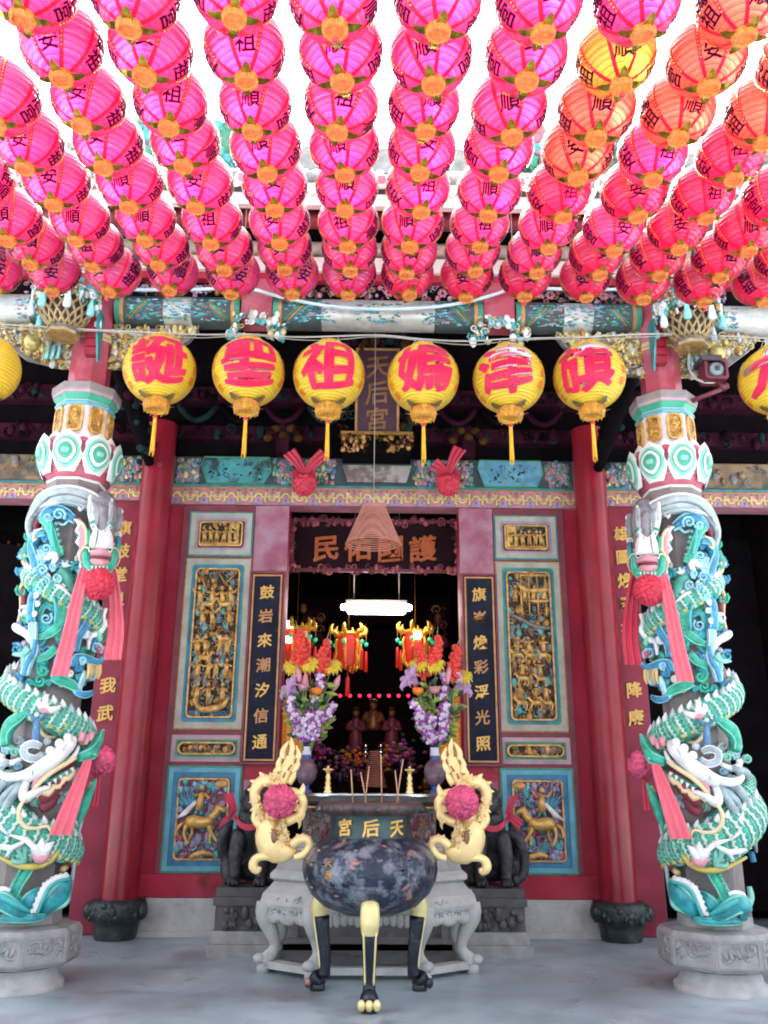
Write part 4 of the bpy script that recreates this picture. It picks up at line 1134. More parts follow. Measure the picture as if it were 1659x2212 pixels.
for a in (1379, 1416):
    m.bl('porcelain_white', a, 1153, 4, ex=.285); m.bl('black_void', a, 1153, 2.2, ex=.297)
    m.tb('snout_grey', [(a+(12 if a < 1400 else -10), 1160, .315), (a+(10 if a < 1400 else -8), 1180, .33), (a+(6 if a < 1400 else -4), 1196, .33)], [1.5, 2, 1], n=5)
    m.tb('mane_grey', [(a, 1100, .2), (a+(2 if a < 1400 else -2), 1125, .26), (a+(6 if a < 1400 else -6), 1148, .3)], [5, 6, 3], n=8)
    m.tb('petal_green', [(a-8, 1146, .27), (a, 1142, .30), (a+8, 1146, .27)], [2, 4, 2], n=6)
for k in range(5): m.tb('porcelain_white', [(1384+8*k, 1236, .31), (1384+8*k, 1243, .31)], [2.6, .6], n=5)
for d in (-1, 1): m.tb('cream', [(1400+d*14, 1206, .30), (1400+d*32, 1196, .27), (1400+d*44, 1214, .22), (1400+d*38, 1236, .2)], [2.4, 2.4, 2, 1], n=5)
m.tb('porcelain_white', [(1380, 1128, .25), (1384, 1152, .28), (1392, 1172, .3)], [5, 6, 4], n=7)
m.tb('porcelain_white', [(1421, 1128, .25), (1414, 1152, .28), (1404, 1172, .3)], [6, 6, 4], n=7)
m.tb('snout_grey', [(1362, 1112, .1), (1360, 1140, .12), (1366, 1160, .14)], [9, 10, 7], n=9)
m.tb('nose_pink', [(1378, 1212, .27), (1399, 1206, .30), (1420, 1210, .27)], [6, 9, 6], n=9)
m.tb('nose_pink', [(1383, 1226, .27), (1400, 1228, .31), (1418, 1224, .27)], [5, 8, 5], n=9)
m.tb('maroon_in', [(1382, 1217, .29), (1400, 1218, .32), (1418, 1216, .29)], [2, 3, 2], n=6)
for a in (1378, 1421): m.bl('porcelain_white', a, 1203, 4, ex=.30); m.bl('black_void', a, 1201, 2.4, ex=.315)
m.tb('leg_green', [(1371, 1200, .22), (1374, 1232, .24), (1400, 1246, .27), (1428, 1232, .24), (1430, 1195, .2)], [5, 9, 11, 9, 6], n=9)
m.tb('petal_mint', [(1374, 1248, .25), (1400, 1254, .27), (1428, 1247, .25)], [2, 3, 2], n=6)
m.tb('petal_green', [(1424, 1160, .2), (1424, 1180, .21), (1420, 1198, .22)], [5, 6, 4], n=7)
m.tb('wave_teal', [(1360, 1172, .1), (1362, 1200, .12), (1368, 1228, .14)], [6, 7, 5], n=7)
m.tb('cream', [(1456, 1138, .1), (1438, 1146, .15), (1430, 1165, .19), (1430, 1188, .2), (1436, 1198, .18)], [3, 4, 4, 4, 3], n=6)
m.tb('nose_pink', [(1447, 1138, .1), (1437, 1165, .14), (1436, 1195, .15), (1440, 1225, .13)], [6, 8, 8, 6], n=7)
P = [(1452, 1138), (1444, 1150), (1450, 1162), (1441, 1172), (1449, 1186), (1439, 1196), (1445, 1212), (1436, 1220), (1440, 1236), (1432, 1246)]
m.tb('petal_white', [(a, b, .13) for a, b in P], 4, n=6, k=2)
for a, b in P[2::2]: m.tb('petal_white', [(a-5, b, .13), (a+4, b, .12)], [5, 1], n=5)

# lower head in profile, jaws open towards the doorway
m = part('dragon_head#2')
m.tb('leg_green', [(1386, 1588, .14), (1396, 1612, .19), (1412, 1636, .22), (1438, 1646, .22)], [4, 10, 14, 9], n=9)
m.tb('petal_mint', [(1384, 1585, .15), (1390, 1612, .2), (1403, 1640, .23)], [3, 3, 3], n=5)
for a, b in ((1408, 1596), (1418, 1604), (1428, 1598)): m.tb('nose_pink', [(a, b-4, .24), (a+5, b+14, .25)], [7, 5], n=7)
m.tb('porcelain_white', [(1448, 1606, .2), (1460, 1622, .25), (1490, 1650, .27), (1520, 1672, .27), (1548, 1690, .22)], [8, 14, 15, 15, 12], n=11)
for a, b in ((1460, 1604), (1478, 1616), (1497, 1632)): m.bl('porcelain_white', a, b, 9, ex=.26)
m.tb('porcelain_white', [(1436, 1622, .23), (1445, 1642, .25), (1460, 1654, .26)], [3, 5, 4], n=6)
m.tb('nose_pink', [(1462, 1642, .27), (1490, 1664, .28), (1520, 1690, .26), (1530, 1714, .23)], [4, 5, 7, 5], n=7)
m.tb('petal_green', [(1464, 1652, .25), (1490, 1666, .26), (1508, 1688, .25), (1500, 1698, .24)], [7, 9, 9, 4], n=8)
m.tb('cream', [(1442, 1646, .27), (1464, 1660, .28), (1498, 1682, .29), (1524, 1708, .27), (1534, 1720, .24)], [4, 5, 5, 4, 2], n=7)
m.tb('maroon_in', [(1446, 1664, .17), (1480, 1700, .18), (1515, 1735, .16)], [8, 18, 14], n=9)
for i in range(6): m.tb('porcelain_white', [(1450+i*12, 1668+i*8, .26), (1447+i*12, 1680+i*8, .25)], [4, .6], n=5)
m.tb('petal_green', [(1444, 1668, .23), (1468, 1682, .24), (1496, 1698, .24)], [3, 5, 4], n=6)
P = [(1446, 1672), (1456, 1690), (1466, 1690), (1478, 1708), (1488, 1708), (1500, 1724), (1512, 1718), (1528, 1728)]
m.tb('cream', [(a, b, .22) for a, b in P], 7, n=7, k=2)
m.tb('porcelain_white', [(1498, 1710, .24), (1522, 1718, .25), (1546, 1734, .22), (1552, 1722, .22), (1544, 1696, .22)], [4, 7, 10, 9, 7], n=8)
m.tb('maroon_in', [(1482, 1722, .1), (1498, 1744, .1), (1515, 1758, .1)], [10, 15, 10], n=8)
# brow roll and horns
m.tb('mane_grey', [(1512, 1640, .22), (1528, 1650, .25), (1548, 1644, .25), (1550, 1626, .24), (1532, 1618, .23), (1516, 1624, .22)], [7, 8, 8, 8, 8, 6], n=8)
m.bl('snout_grey', 1540, 1636, 6, ex=.2); m.bl('cream', 1492, 1642, 6, ex=.29); m.bl('black_void', 1490, 1642, 3, ex=.305)
for i in range(5): m.tb('mane_grey', [(1462+16*i, 1616+12*i, .30), (1470+16*i, 1630+12*i, .31), (1468+16*i, 1640+11*i, .3)], [1, 2, 1], n=5)
m.bl('mane_grey', 1503, 1612, 8, ex=.24)
m.tb('porcelain_white', [(1535, 1674, .24), (1556, 1686, .24), (1585, 1690, .18), (1600, 1680, .15), (1597, 1668, .15)], [8, 9, 9, 8, 6], n=9)
m.tb('porcelain_white', [(1556, 1650, .2), (1580, 1660, .17), (1596, 1656, .13), (1596, 1640, .13)], [4, 6, 7, 6], n=8)
for a, b, c, d, e, f_ in ((1550, 1696, 1590, 1730, 1612, 1790), (1556, 1704, 1582, 1745, 1600, 1800), (1570, 1692, 1604, 1712, 1622, 1770), (1590, 1700, 1616, 1740, 1634, 1840), (1585, 1660, 1612, 1670, 1616, 1690)):
    m.tb('mane_grey', [(a, b, .2), (c, d, .14), (e, f_, .09)], [6, 9, 3], n=7)
m.tb('cream', [(1546, 1736, .26), (1558, 1752, .27), (1560, 1776, .27), (1545, 1796, .26), (1522, 1798, .25), (1500, 1793, .24), (1492, 1806, .24)], [3, 4, 4, 4, 3, 3, 2], n=6)
# small blue immortal standing on the brow
m = part('figurine')
m.tb('carve_blue', [(1526, 1616, .2), (1527, 1596, .2), (1526, 1578, .2), (1526, 1566, .2)], [8, 8, 7, 5], n=8)
m.tb('carve_teal', [(1525, 1584, .215), (1530, 1584, .215)], [5, 5], n=6)
m.tb('carve_blue', [(1522, 1568, .2), (1514, 1560, .21), (1505, 1552, .2)], [4, 3, 2], n=6); m.tb('carve_blue', [(1530, 1568, .2), (1538, 1560, .21), (1545, 1552, .2)], [4, 3, 2], n=6)
m.bl('porcelain_white', 1527, 1556, 4.5, ex=.2)

m = part('wave')
m.tb('wave_teal', [(1454, 1912, .06), (1470, 1930, .10), (1490, 1955, .10), (1504, 1980, .05)], [15, 26, 25, 10], n=14, flat=.8)
P = [(1454, 1898), (1480, 1905), (1500, 1920), (1512, 1945), (1524, 1978)]
m.tb('porcelain_white', [(a, b, .17) for a, b in P], [5, 6, 6, 6, 4], n=8)
m.tb('claw_teal', [(a-6, b+6, .185) for a, b in P], [3, 4, 4, 4, 2], n=6)
for i in range(11):
    t = i/10*(len(P)-1); j = min(int(t), len(P)-2); f_ = t-j
    m.bl('porcelain_white', P[j][0]*(1-f_)+P[j+1][0]*f_+4, P[j][1]*(1-f_)+P[j+1][1]*f_-3, 4, ex=.165, nu=6, nv=4)
m.tb('wave_teal', [(1530, 1986, .1), (1560, 1972, .16), (1590, 1952, .16), (1606, 1960, .12), (1604, 1985, .08)], [6, 14, 18, 16, 8], n=10)
m.tb('claw_teal', [(1534, 1976, .2), (1565, 1960, .25), (1594, 1944, .24)], [3, 6, 5], n=7)
m.tb('porcelain_white', [(1574, 1932, .16), (1590, 1928, .17), (1606, 1934, .14), (1612, 1946, .1)], [4, 5, 5, 3], n=7)
m.tb('wave_teal', [(1500, 1985, .12), (1530, 1990, .14), (1580, 1990, .12), (1600, 1990, .06)], [5, 8, 8, 4], n=8)
for i in range(14): m.bl('leg_green', 1530+rng.uniform(0, 30), 1935+rng.uniform(0, 40), 6, ex=.09, nu=6, nv=4)
m.tb('wave_teal', [(1510, 1930, .05), (1530, 1950, .08), (1545, 1965, .08)], [10, 18, 12], n=9)
m.tb('petal_mint', [(1618, 1915, .04), (1622, 1940, .05), (1612, 1968, .06)], [5, 7, 5], n=7)
m.tb('leg_green', [(1398, 1690, .02), (1410, 1722, .07), (1426, 1765, .09), (1440, 1808, .08)], [4, 9, 9, 2], n=7)
m.tb('strap_gold', [(1404, 1698, .1), (1410, 1712, .1)], [6, 6], n=7)
m.tb('mane_grey', [(1425, 1780, .01), (1436, 1830, .03), (1440, 1880, .04), (1448, 1935, .03)], [3, 4, 4, 4], n=6)
m.tb('maroon_in', [(1440, 1810, .01), (1446, 1850, .02), (1450, 1880, .03)], [6, 8, 6], n=6)
m.tb('cloud_blue', [(1454, 1845, .05), (1462, 1858, .06), (1472, 1862, .05)], [8, 9, 6], n=7)
m.tb('cloud_sky', [(1452, 1862, .08), (1466, 1868, .09), (1478, 1866, .08)], 2.5, n=5)
m.tb('strap_gold', [(1456, 1878, .03), (1466, 1888, .04)], [7, 6], n=7)
m.tb('cloud_blue', [(1622, 1840, .05), (1628, 1862, .05)], [6, 6], n=7)

rg = random.Random(41)
m = parts['cloud']
for i in range(150):        # small cloud scrolls filling the openwork in front
    px, py = rg.uniform(1392, 1572), rg.uniform(1160, 1490)
    mm = rg.choice(['cloud_blue', 'cloud_sky', 'cloud_blue', 'wave_teal', 'leg_green', 'porcelain_white'])
    if 1450 < px < 1500 and 1140 < py < 1225: continue
    m.sp(mm, px, py, rg.uniform(7, 15), ex=rg.uniform(.02, .065), a0=rg.uniform(0, 6), hand=rg.choice((-1, 1)), r=rg.uniform(3, 5))
for i in range(60):
    px, py = rg.uniform(1455, 1615), rg.uniform(1600, 1745)
    m.sp(rg.choice(['cloud_sky', 'petal_mint', 'mane_grey']), px, py, rg.uniform(7, 12), ex=rg.uniform(.02, .05), a0=rg.uniform(0, 6), r=3.5)
# waves and tail coils also run round the back of the shaft
rg = random.Random(9)
m = parts['cloud']
for i in range(26):
    a = rg.uniform(.15, PI-.15); z = rg.uniform(.9, 3.6); r = rg.uniform(.05, .09)
    c = ((.25)*math.cos(a), .25*math.sin(a), z)
    m.ball(c, (r, r, r*1.3), rg.choice(['cloud_blue', 'cloud_sky', 'leg_green', 'porcelain_white', 'wave_teal']), 8, 6)

def brocade_ball(name, c, r, mm, label, group, seed=1):
    b = MB(); rg = random.Random(seed)
    ax = [(Vector((rg.gauss(0, 1), rg.gauss(0, 1), rg.gauss(0, 1))).normalized(), rg.uniform(7, 10), rg.uniform(0, 6)) for _ in range(3)]
    def fn(d):
        w = Vector((d.x+.3*math.sin(6*d.y+seed), d.y+.3*math.sin(6*d.z), d.z+.3*math.sin(6*d.x)))
        q = [abs(math.sin(fq*w.dot(a)+ph)) for a, fq, ph in ax]
        return .74+.30*min(q[0], q[1])**.5+.08*q[2]
    b.ball((0, 0, 0), r, mm, 72, 48, fn=fn)
    return b
def ribbon(b, pts, w0, w1, mm, side, fold=.42, n=17):
    """a pleated cloth strip hanging along pts; its width runs along side"""
    P = catmull(pts, 6); sd = Vector(side).normalized(); vs = []; fs = []; K = len(P)
    for i, p in enumerate(P):
        t = i/(K-1); w = w0+(w1-w0)*t**.7
        d = Vector(P[min(i+1, K-1)])-Vector(P[max(i-1, 0)]); nn = d.normalized().cross(sd)
        for j in range(n):
            s_ = j/(n-1)*2-1
            vs.append(Vector(p)+sd*(s_*w/2)+nn*(fold*w*.28*math.sin(s_*8.5+1.0+.5*t)*(1-.25*t)))
    for i in range(K-1):
        for j in range(n-1):
            a = i*n+j; fs.append((a, a+1, a+n+1, a+n))
    k = len(vs); back = [v+Vector((0, .004, 0)) for v in vs]
    b.add(vs, fs, mm); b.add(back, fs, mm)

for sd in (-1, 1):
    cx = AX+sd*(CXR-AX)
    side = 'left' if sd < 0 else 'right'
    t = empty('dragon_column', (cx, CYR, 0), 'octagonal stone column wrapped by painted green dragon under lotus capital, %s of the doorway' % side, 'column', 'dragon columns of the porch')
    for nme, b in list(parts.items()):
        q = b if sd > 0 else b.mirrored()
        q.build(nme.split('#')[0], t)
def mir(p, sd): return (p[0]*sd, p[1], p[2])
# red brocade balls with satin ribbons in the dragons' jaws
for sd in (-1, 1):
    cx = AX+sd*(CXR-AX); side = 'left' if sd < 0 else 'right'
    for hi in (1, 0):
        px, py, r, ex = (1403, 1274, 33, .27) if hi else (1388, 1652, 29, .22)
        c = CP(px, py, ex); cw = Vector((cx+c[0]*sd, CYR+c[1], c[2]))
        t = empty('brocade_ball', cw, 'red ruffled cloth ball with ribbons in the %s jaws of the %s dragon column' % ('upper' if hi else 'lower', side), 'cloth ball', 'red cloth balls on the dragon columns')
        b = brocade_ball('ball', None, r*PXM, 'brocade_red' if hi else 'brocade_rose', None, None, seed=3+hi+sd)
        b.build('ball', t)
        rel = lambda a, b_, e: tuple(Vector(mir(CP(a, b_, e), sd))-Vector(mir(c, sd)))
        if hi:
            lst = [([(1374, 1240, .2), (1366, 1300, .2), (1362, 1370, .2), (1370, 1436, .2)], 18, 42, 'satin_red' if sd > 0 else 'satin_pink'),
                   ([(1432, 1240, .24), (1446, 1300, .27), (1462, 1385, .27), (1482, 1472, .26)], 18, 36, 'satin_pink')]
        else:
            lst = [([(1416, 1650, .3), (1434, 1700, .31), (1452, 1750, .31), (1472, 1812, .3)], 14, 44, 'satin_pink'),
                   ([(1396, 1675, .16), (1398, 1710, .15), (1404, 1750, .14)], 12, 22, 'satin_red')]
        for pts, w0, w1, mm in lst:
            b = MB(); ribbon(b, [rel(*p) for p in pts], w0*PXM, w1*PXM, mm, (1, 0, 0)); b.build('ribbon', t)

# ------------------------------------------------------------------ lanterns
def wrap_text(b, ch, az, el, r, zs, size, mm, off, step, lift):
    """one character laid on a lantern's round body at azimuth az and elevation el"""
    vs, fs = glyph_cut(ch, off, step)
    n0 = Vector((math.cos(el)*math.cos(az), math.cos(el)*math.sin(az), math.sin(el)))
    t = Vector((-math.sin(az), math.cos(az), 0)); bt = n0.cross(t)
    out = []
    for x, y, z in vs:
        d = (n0*r+t*(x*size)+bt*(y*size)).normalized()
        out.append((d.x*(r+lift), d.y*(r+lift), d.z*(r+lift)*zs))
    b.add(out, fs, mm)
def lantern_body(r, zs, r_open, mm, n=36, rings=15):
    b = MB(); pr = []
    e0 = math.acos(r_open/r)
    for i in range(rings*4+1):
        e = -e0+2*e0*i/(rings*4); q = r*(1-.028*(1-math.sin(PI*((i % 4)/4))))
        pr.append((q*math.cos(e), q*math.sin(e)*zs))
    b.lathe(pr, n, mm, cap=False)
    for i in range(1, rings):  # rib wires, in a darker colour that draws in their shadow lines
        q, z = pr[i*4]
        b.lathe([(q-.001, z-.0012*r/.2), (q+.0022*r/.2, z), (q-.001, z+.0012*r/.2)], n, 'ribbon_red' if mm != 'lantern_yellow' else 'fringe_straw', cap=False)
    return b
def strip_on(b, az, r, zs, e0, e1, wd, lift, mm):
    vs = []; fs = []; K = 14
    for i in range(K+1):
        e = e0+(e1-e0)*i/K; w = wd
        for s_ in (-1, 0, 1):
            a = az+s_*w/(r*max(math.cos(e), .2))
            q = r+lift
            vs.append((q*math.cos(e)*math.cos(a), q*math.cos(e)*math.sin(a), q*math.sin(e)*zs))
    for i in range(K):
        for j in range(2):
            a = i*3+j; fs.append((a, a+1, a+4, a+3))
    b.add(vs, fs, mm)
def foil_leaves(r, zs, r_open, mm, n=4, ph=0.0, size=.07):
    b = MB()
    e0 = -math.acos(r_open/r)
    for k in range(n):
        a = ph+2*PI*k/n
        for (t0, w0), (t1, w1) in (((0, .9), (.45, .75)), ((.45, .75), (.8, .5)), ((.8, .5), (1.1, .0))):
            q = []
            for tt, ww in ((t0, w0), (t1, w1)):
                e = e0+tt*size/r; lift = .012+.02*tt+(.006 if tt == .45 else 0)
                for s_ in (-1, 1):
                    aa = a+s_*ww*size*.45/(r*math.cos(e))
                    q.append(((r+lift)*math.cos(e)*math.cos(aa), (r+lift)*math.cos(e)*math.sin(aa), (r+lift)*math.sin(e)*zs))
            b.add(q, [(0, 1, 3, 2)], mm, False)
    return b
def fringe(r_open, z0, h, mm, mm2):
    b = MB(); n = 40
    b.lathe([(r_open*1.10, z0+.004), (r_open*1.16, z0-h*.2), (r_open*1.12, z0-h*.7), (r_open*.98, z0-h), (r_open*.86, z0-h*.99), (r_open*.9, z0-h*.7), (r_open*.85, z0-.01)], n, mm, cap=False,
            rf=lambda a, z: 1+.05*math.sin(a*20)+.03*math.sin(a*7))
    for i in range(34):
        a = 2*PI*i/34+.03*math.sin(i*5); L = h*(.85+.35*((i*7) % 5)/5)
        b.tube([(r_open*1.17*math.cos(a), r_open*1.17*math.sin(a), z0-h*.1), (r_open*1.19*math.cos(a), r_open*1.19*math.sin(a), z0-h*.5), (r_open*1.05*math.cos(a+.05), r_open*1.05*math.sin(a+.05), z0-L)], r_open*.05, mm if i % 3 else mm2, n=4)
    b.lathe([(.002, z0-h*.72), (r_open*.9, z0-h*.66)], 16, mm, cap=False)
    return b
# ---- pink festival lanterns in a square grid under the open sky
PR, PZ, PO = .205, .90, .048
e0 = math.acos(PO/PR)
def strips(b):
    for k in range(8):
        az = -PI/2+PI/8+k*PI/4
        strip_on(b, az, PR, PZ, -e0, e0, .0095, .0012, 'ribbon_red')
        if k % 2 == 0 or k == 3:
            for i in range(21):
                e = -.75+1.95*i/20
                b.ball(((PR+.003)*math.cos(e)*math.cos(az), (PR+.003)*math.cos(e)*math.sin(az), (PR+.003)*math.sin(e)*PZ), .0042, 'sequin', 5, 3)
protos = {}
txts = []
for k, s_ in enumerate(('風調雨順', '旗津天后宮', '國泰民安', '天上聖母媽祖')):
    s_ = s_[-4:] if k != 3 else '聖母媽祖'; txt = MB(); txts.append(txt)
    for i, ch in enumerate(s_):
        wrap_text(txt, ch, -PI/2+k*PI/2, R(47-28*i), PR, PZ, .104, 'glyph_ink', .010, .25, .0032)
        wrap_text(txt, ch, -PI/2+k*PI/2+.010, R(47.6-28*i), PR, PZ, .104, 'glyph_ink', .010, .25, .0036)
def pink_proto(mm, label):
    t = empty('paper_lantern', (0, 0, 0), label, 'lantern', 'pink paper lanterns strung in rows overhead')
    lantern_body(PR, PZ, PO, mm).build('shade', t)
    b = MB(); strips(b); b.build('ribbon_trim', t)
    for q in txts: q.build('lettering', t)
    for q in range(4): foil_leaves(PR, PZ, PO, 'foil_gold', 1, R(-90)+q*PI/2, .058).build('foil_leaf', t)
    zb = -PR*PZ*math.sin(e0)
    fringe(PO, zb+.012, .046, "fringe_orange", "fringe_straw").build('fringe', t)
    b = MB(); b.lathe([(PO*1.1, -zb-.004), (PO*1.1, -zb+.02), (PO*.6, -zb+.022)], 20, 'fringe_orange', cap=False)
    b.tube([(0, 0, -zb+.02), (0, 0, -zb+.075)], .003, 'wire_grey', n=5)
    b.tube([(-PO, 0, -zb+.02), (0, 0, -zb+.05), (PO, 0, -zb+.02)], .002, 'wire_grey', n=4)
    b.build('hanger', t)
    return t
for k in ('lantern_pink', 'lantern_pink_cast', 'lantern_sun_orange', 'lantern_sun_gold'): protos[k] = pink_proto(k, '')
tagp = MB()
tagp.tube([(0, 0, 0), (0, 0, -.03)], .0015, 'tag_red', n=4); tagp.lathe([(.001, -.055), (.016, -.05), (.018, -.042), (.001, -.028)], 10, 'tag_red', cap=False)
ORD = ['first', 'second', 'third', 'fourth', 'fifth', 'sixth', 'seventh', 'eighth', 'ninth', 'tenth', 'eleventh', 'twelfth', 'thirteenth', 'fourteenth', 'fifteenth', 'sixteenth']
rg = random.Random(31)
XS = [-.18+.4575*k for k in range(-7, 9)]
YS = [5.81, 5.40, 5.01, 4.56, 4.14, 3.75, 3.35, 2.98]
ZP = lambda y: 4.388+.14*y
rownames = ['row nearest the temple eave', 'second row from the eave', 'third row from the eave', 'fourth row from the eave', 'fifth row from the eave',
            'sixth row from the eave', 'seventh row from the eave', 'row cut by the picture top']
special = {(6, 3): 'lantern_sun_gold', (6, 4): 'lantern_sun_orange', (6, 5): 'lantern_sun_orange', (5, 3): 'lantern_sun_orange', (5, 4): 'lantern_sun_orange', (5, 5): 'lantern_sun_orange', (4, 3): 'lantern_sun_orange', (7, 4): 'lantern_sun_orange', (6, 6): 'lantern_sun_orange', (7, 5): 'lantern_sun_orange'}  # upper right lanterns whose sun glow is put into the paper
used = set()
for ri, y in enumerate(YS):
    vis = []
    for k, x in enumerate(XS):
        p = Vector((x+rg.uniform(-.012, .012), y+rg.uniform(-.012, .012), ZP(y)+rg.uniform(-.01, .01)))
        u, v = proj(p)
        if -75 < u < 1735 and v > -95: vis.append((k-7, p))
    for o_, (k, p) in enumerate(vis):
        mm = special.get((ri, k), 'lantern_pink_cast' if k+rg.uniform(-1.2, 1.2) > 4.5-.25*(7-ri) or ri < 1 and k > 0 else 'lantern_pink')  # redder cast painted by position, towards the right and far row
        src = protos[mm]
        t = src if mm not in used else copy_tree(src)
        used.add(mm)
        t.location = p
        q = rg.uniform(.965, 1.03); t.scale = (q, q, q*rg.uniform(.96, 1.03))
        t.rotation_euler = (rg.uniform(-.10, .10), rg.uniform(-.10, .10), rg.choice((0, PI, 0, PI, PI/2))+rg.uniform(-.3, .3) if ri else rg.choice((0, PI))+rg.uniform(-.7, .7))
        cw = {'lantern_pink': 'pink', 'lantern_pink_cast': 'red-cast painted pink', 'lantern_sun_orange': 'orange', 'lantern_sun_gold': 'sun-glow painted yellow'}[mm]
        n_ = len(vis)
        ordw = ORD[o_]+' from the left' if o_ <= n_//2 else (ORD[n_-1-o_]+' from the right')
        t['label'] = '%s paper lantern, %s, in the %s' % (cw, ordw, rownames[ri])
        if ri < 2 and rg.random() < .5 or rg.random() < .12:
            b = MB(); zb = -PR*PZ*math.sin(e0)-.03
            b.v = [(a, c, d+zb) for a, c, d in tagp.v]; b.f = tagp.f; b.m = tagp.m; b.s = tagp.s; b.mats = tagp.mats
            b.build('tag', t, fix=False)
for k, x in enumerate(XS):
    b = MB()
    b.tube([(x, yy, ZP(yy)+.245+.02*math.cos(yy*7.6)) for yy in [6.28-.2*i for i in range(20)]], .003, 'wire_grey', n=5)
    b.tube([(x, 6.28, ZP(6.28)+.25), (x, 6.29, 6.2)], .003, 'wire_grey', n=5)
    o = finish(b, 'lantern_wire', 'thin grey wire carrying one file of pink lanterns from the eave', 'wire', 'wires of the pink lanterns')

# ---- the row of big yellow lanterns with red characters
YR, YO = .305, .105
ye = math.acos(YO/YR)
ylist = [(345, 800, '誕'), (537, 805, '聖'), (711, 812, '祖'), (914, 818, '媽'), (1099, 820, '津'), (1273, 814, '旗'), (-37, 795, '千'), (1676, 822, '大')]
for px, py, ch in ylist:
    p = at(px, py, 6.6)
    edge = ch in '千大'
    where = {'千': 'cut by the left picture edge', '大': 'cut by the right picture edge'}.get(ch, 'with the big red character '+ch)
    t = empty('round_lantern', p, 'big round yellow lantern %s, hung on the wire' % where, 'lantern', 'big yellow lanterns on the wire')
    lantern_body(YR, .97, YO, 'lantern_yellow', n=44, rings=24).build('shade', t)
    b = MB()
    az = -PI/2+math.atan2(-p.x, -p.y)*-1*.0 + math.atan2(p.x, p.y)*-1
    az = math.atan2(-p.y, -p.x)+(R(-62) if ch == '千' else R(rg.uniform(-5, 5)))
    for q in range(9):
        dx, dy = (0, 0) if q == 0 else (.020*math.cos(q*PI/4), .020*math.sin(q*PI/4))
        wrap_text(b, ch, az+dx*.62/YR, R(-3)+dy*.62/YR, YR, .97, .64, 'glyph_red', .010, .055, .0066+.0004*q)
    for d, s_ in ((-1, '旗津天后宮'), (1, '恭祝聖誕')):
        b2 = MB()
        for i, c2 in enumerate(s_): wrap_text(b2, c2, az+d*R(72), R(34-19*i), YR, .97, .075, 'glyph_orange', .010, .25, .0045)
        b2.build('small_lettering', t)
    b.build('big_character', t)
    for q in range(4): foil_leaves(YR, .97, YO, 'foil_brown', 1, az+PI/4+q*PI/2, .085).build('foil_leaf', t)
    zb = -YR*.97*math.sin(ye)
    fringe(YO*.86, zb, .095, 'fringe_straw', 'fringe_orange').build('fringe', t)
    b = MB(); b.tube([(0, 0, zb-.02), (0, 0, zb-.15)], .003, 'tag_red', n=5); b.ball((0, 0, zb-.15), (.022, .022, .018), 'tag_red', 10, 6)
    b.tube([(0, 0, zb-.155), (0, 0, zb-.18), (0, 0, zb-.36), (.004, 0, zb-.45)], [.012, .015, .017, .012], 'tassel_yellow', n=10)
    for i in range(9): b.tube([(.012*math.cos(i*.7), .012*math.sin(i*.7), zb-.2), (.017*math.cos(i*.7), .017*math.sin(i*.7), zb-.46-.02*(i % 3))], .003, 'tassel_yellow', n=4)
    b.build('tassel', t)
    b = MB(); b.lathe([(YO*1.0, -zb-.004), (YO*1.0, -zb+.025), (YO*.5, -zb+.028)], 24, 'fringe_straw', cap=False)
    for d in (-1, 1): b.tube([(d*YO*.9, 0, -zb+.02), (d*.06, 0, -zb+.10)], .003, 'wire_grey', n=5)
    b.build('hanger', t)
b = MB()
wp = [(-60, 690), (0, 700), (100, 706), (215, 713), (345, 719), (440, 723), (537, 722), (630, 728), (711, 727), (820, 724), (914, 733), (1010, 737), (1099, 732), (1190, 730), (1273, 728), (1375, 722), (1480, 722), (1600, 728), (1720, 735)]
b.tube([at(x, y, 6.6) for x, y in wp], .007, 'wire_grey', n=6, k=3)
b.tube([at(x, y+5+3*math.sin(x*.02), 6.62) for x, y in wp], .004, 'wire_grey', n=5, k=3)
finish(b, 'hanging_wire', 'taut grey wire between the column posts holding the yellow lanterns', 'wire')
b = MB()
hp = [(190, 622), (300, 626), (430, 625), (530, 622), (600, 640), (700, 660), (810, 668), (930, 664), (1010, 652), (1075, 634), (1110, 622), (1200, 624), (1300, 626), (1420, 622)]
b.tube([at(x, y, 6.82) for x, y in hp], .016, 'hose_white', n=8, k=4)
finish(b, 'light_hose', 'pale blue plastic hose sagging below the row of pink lanterns', 'hose')

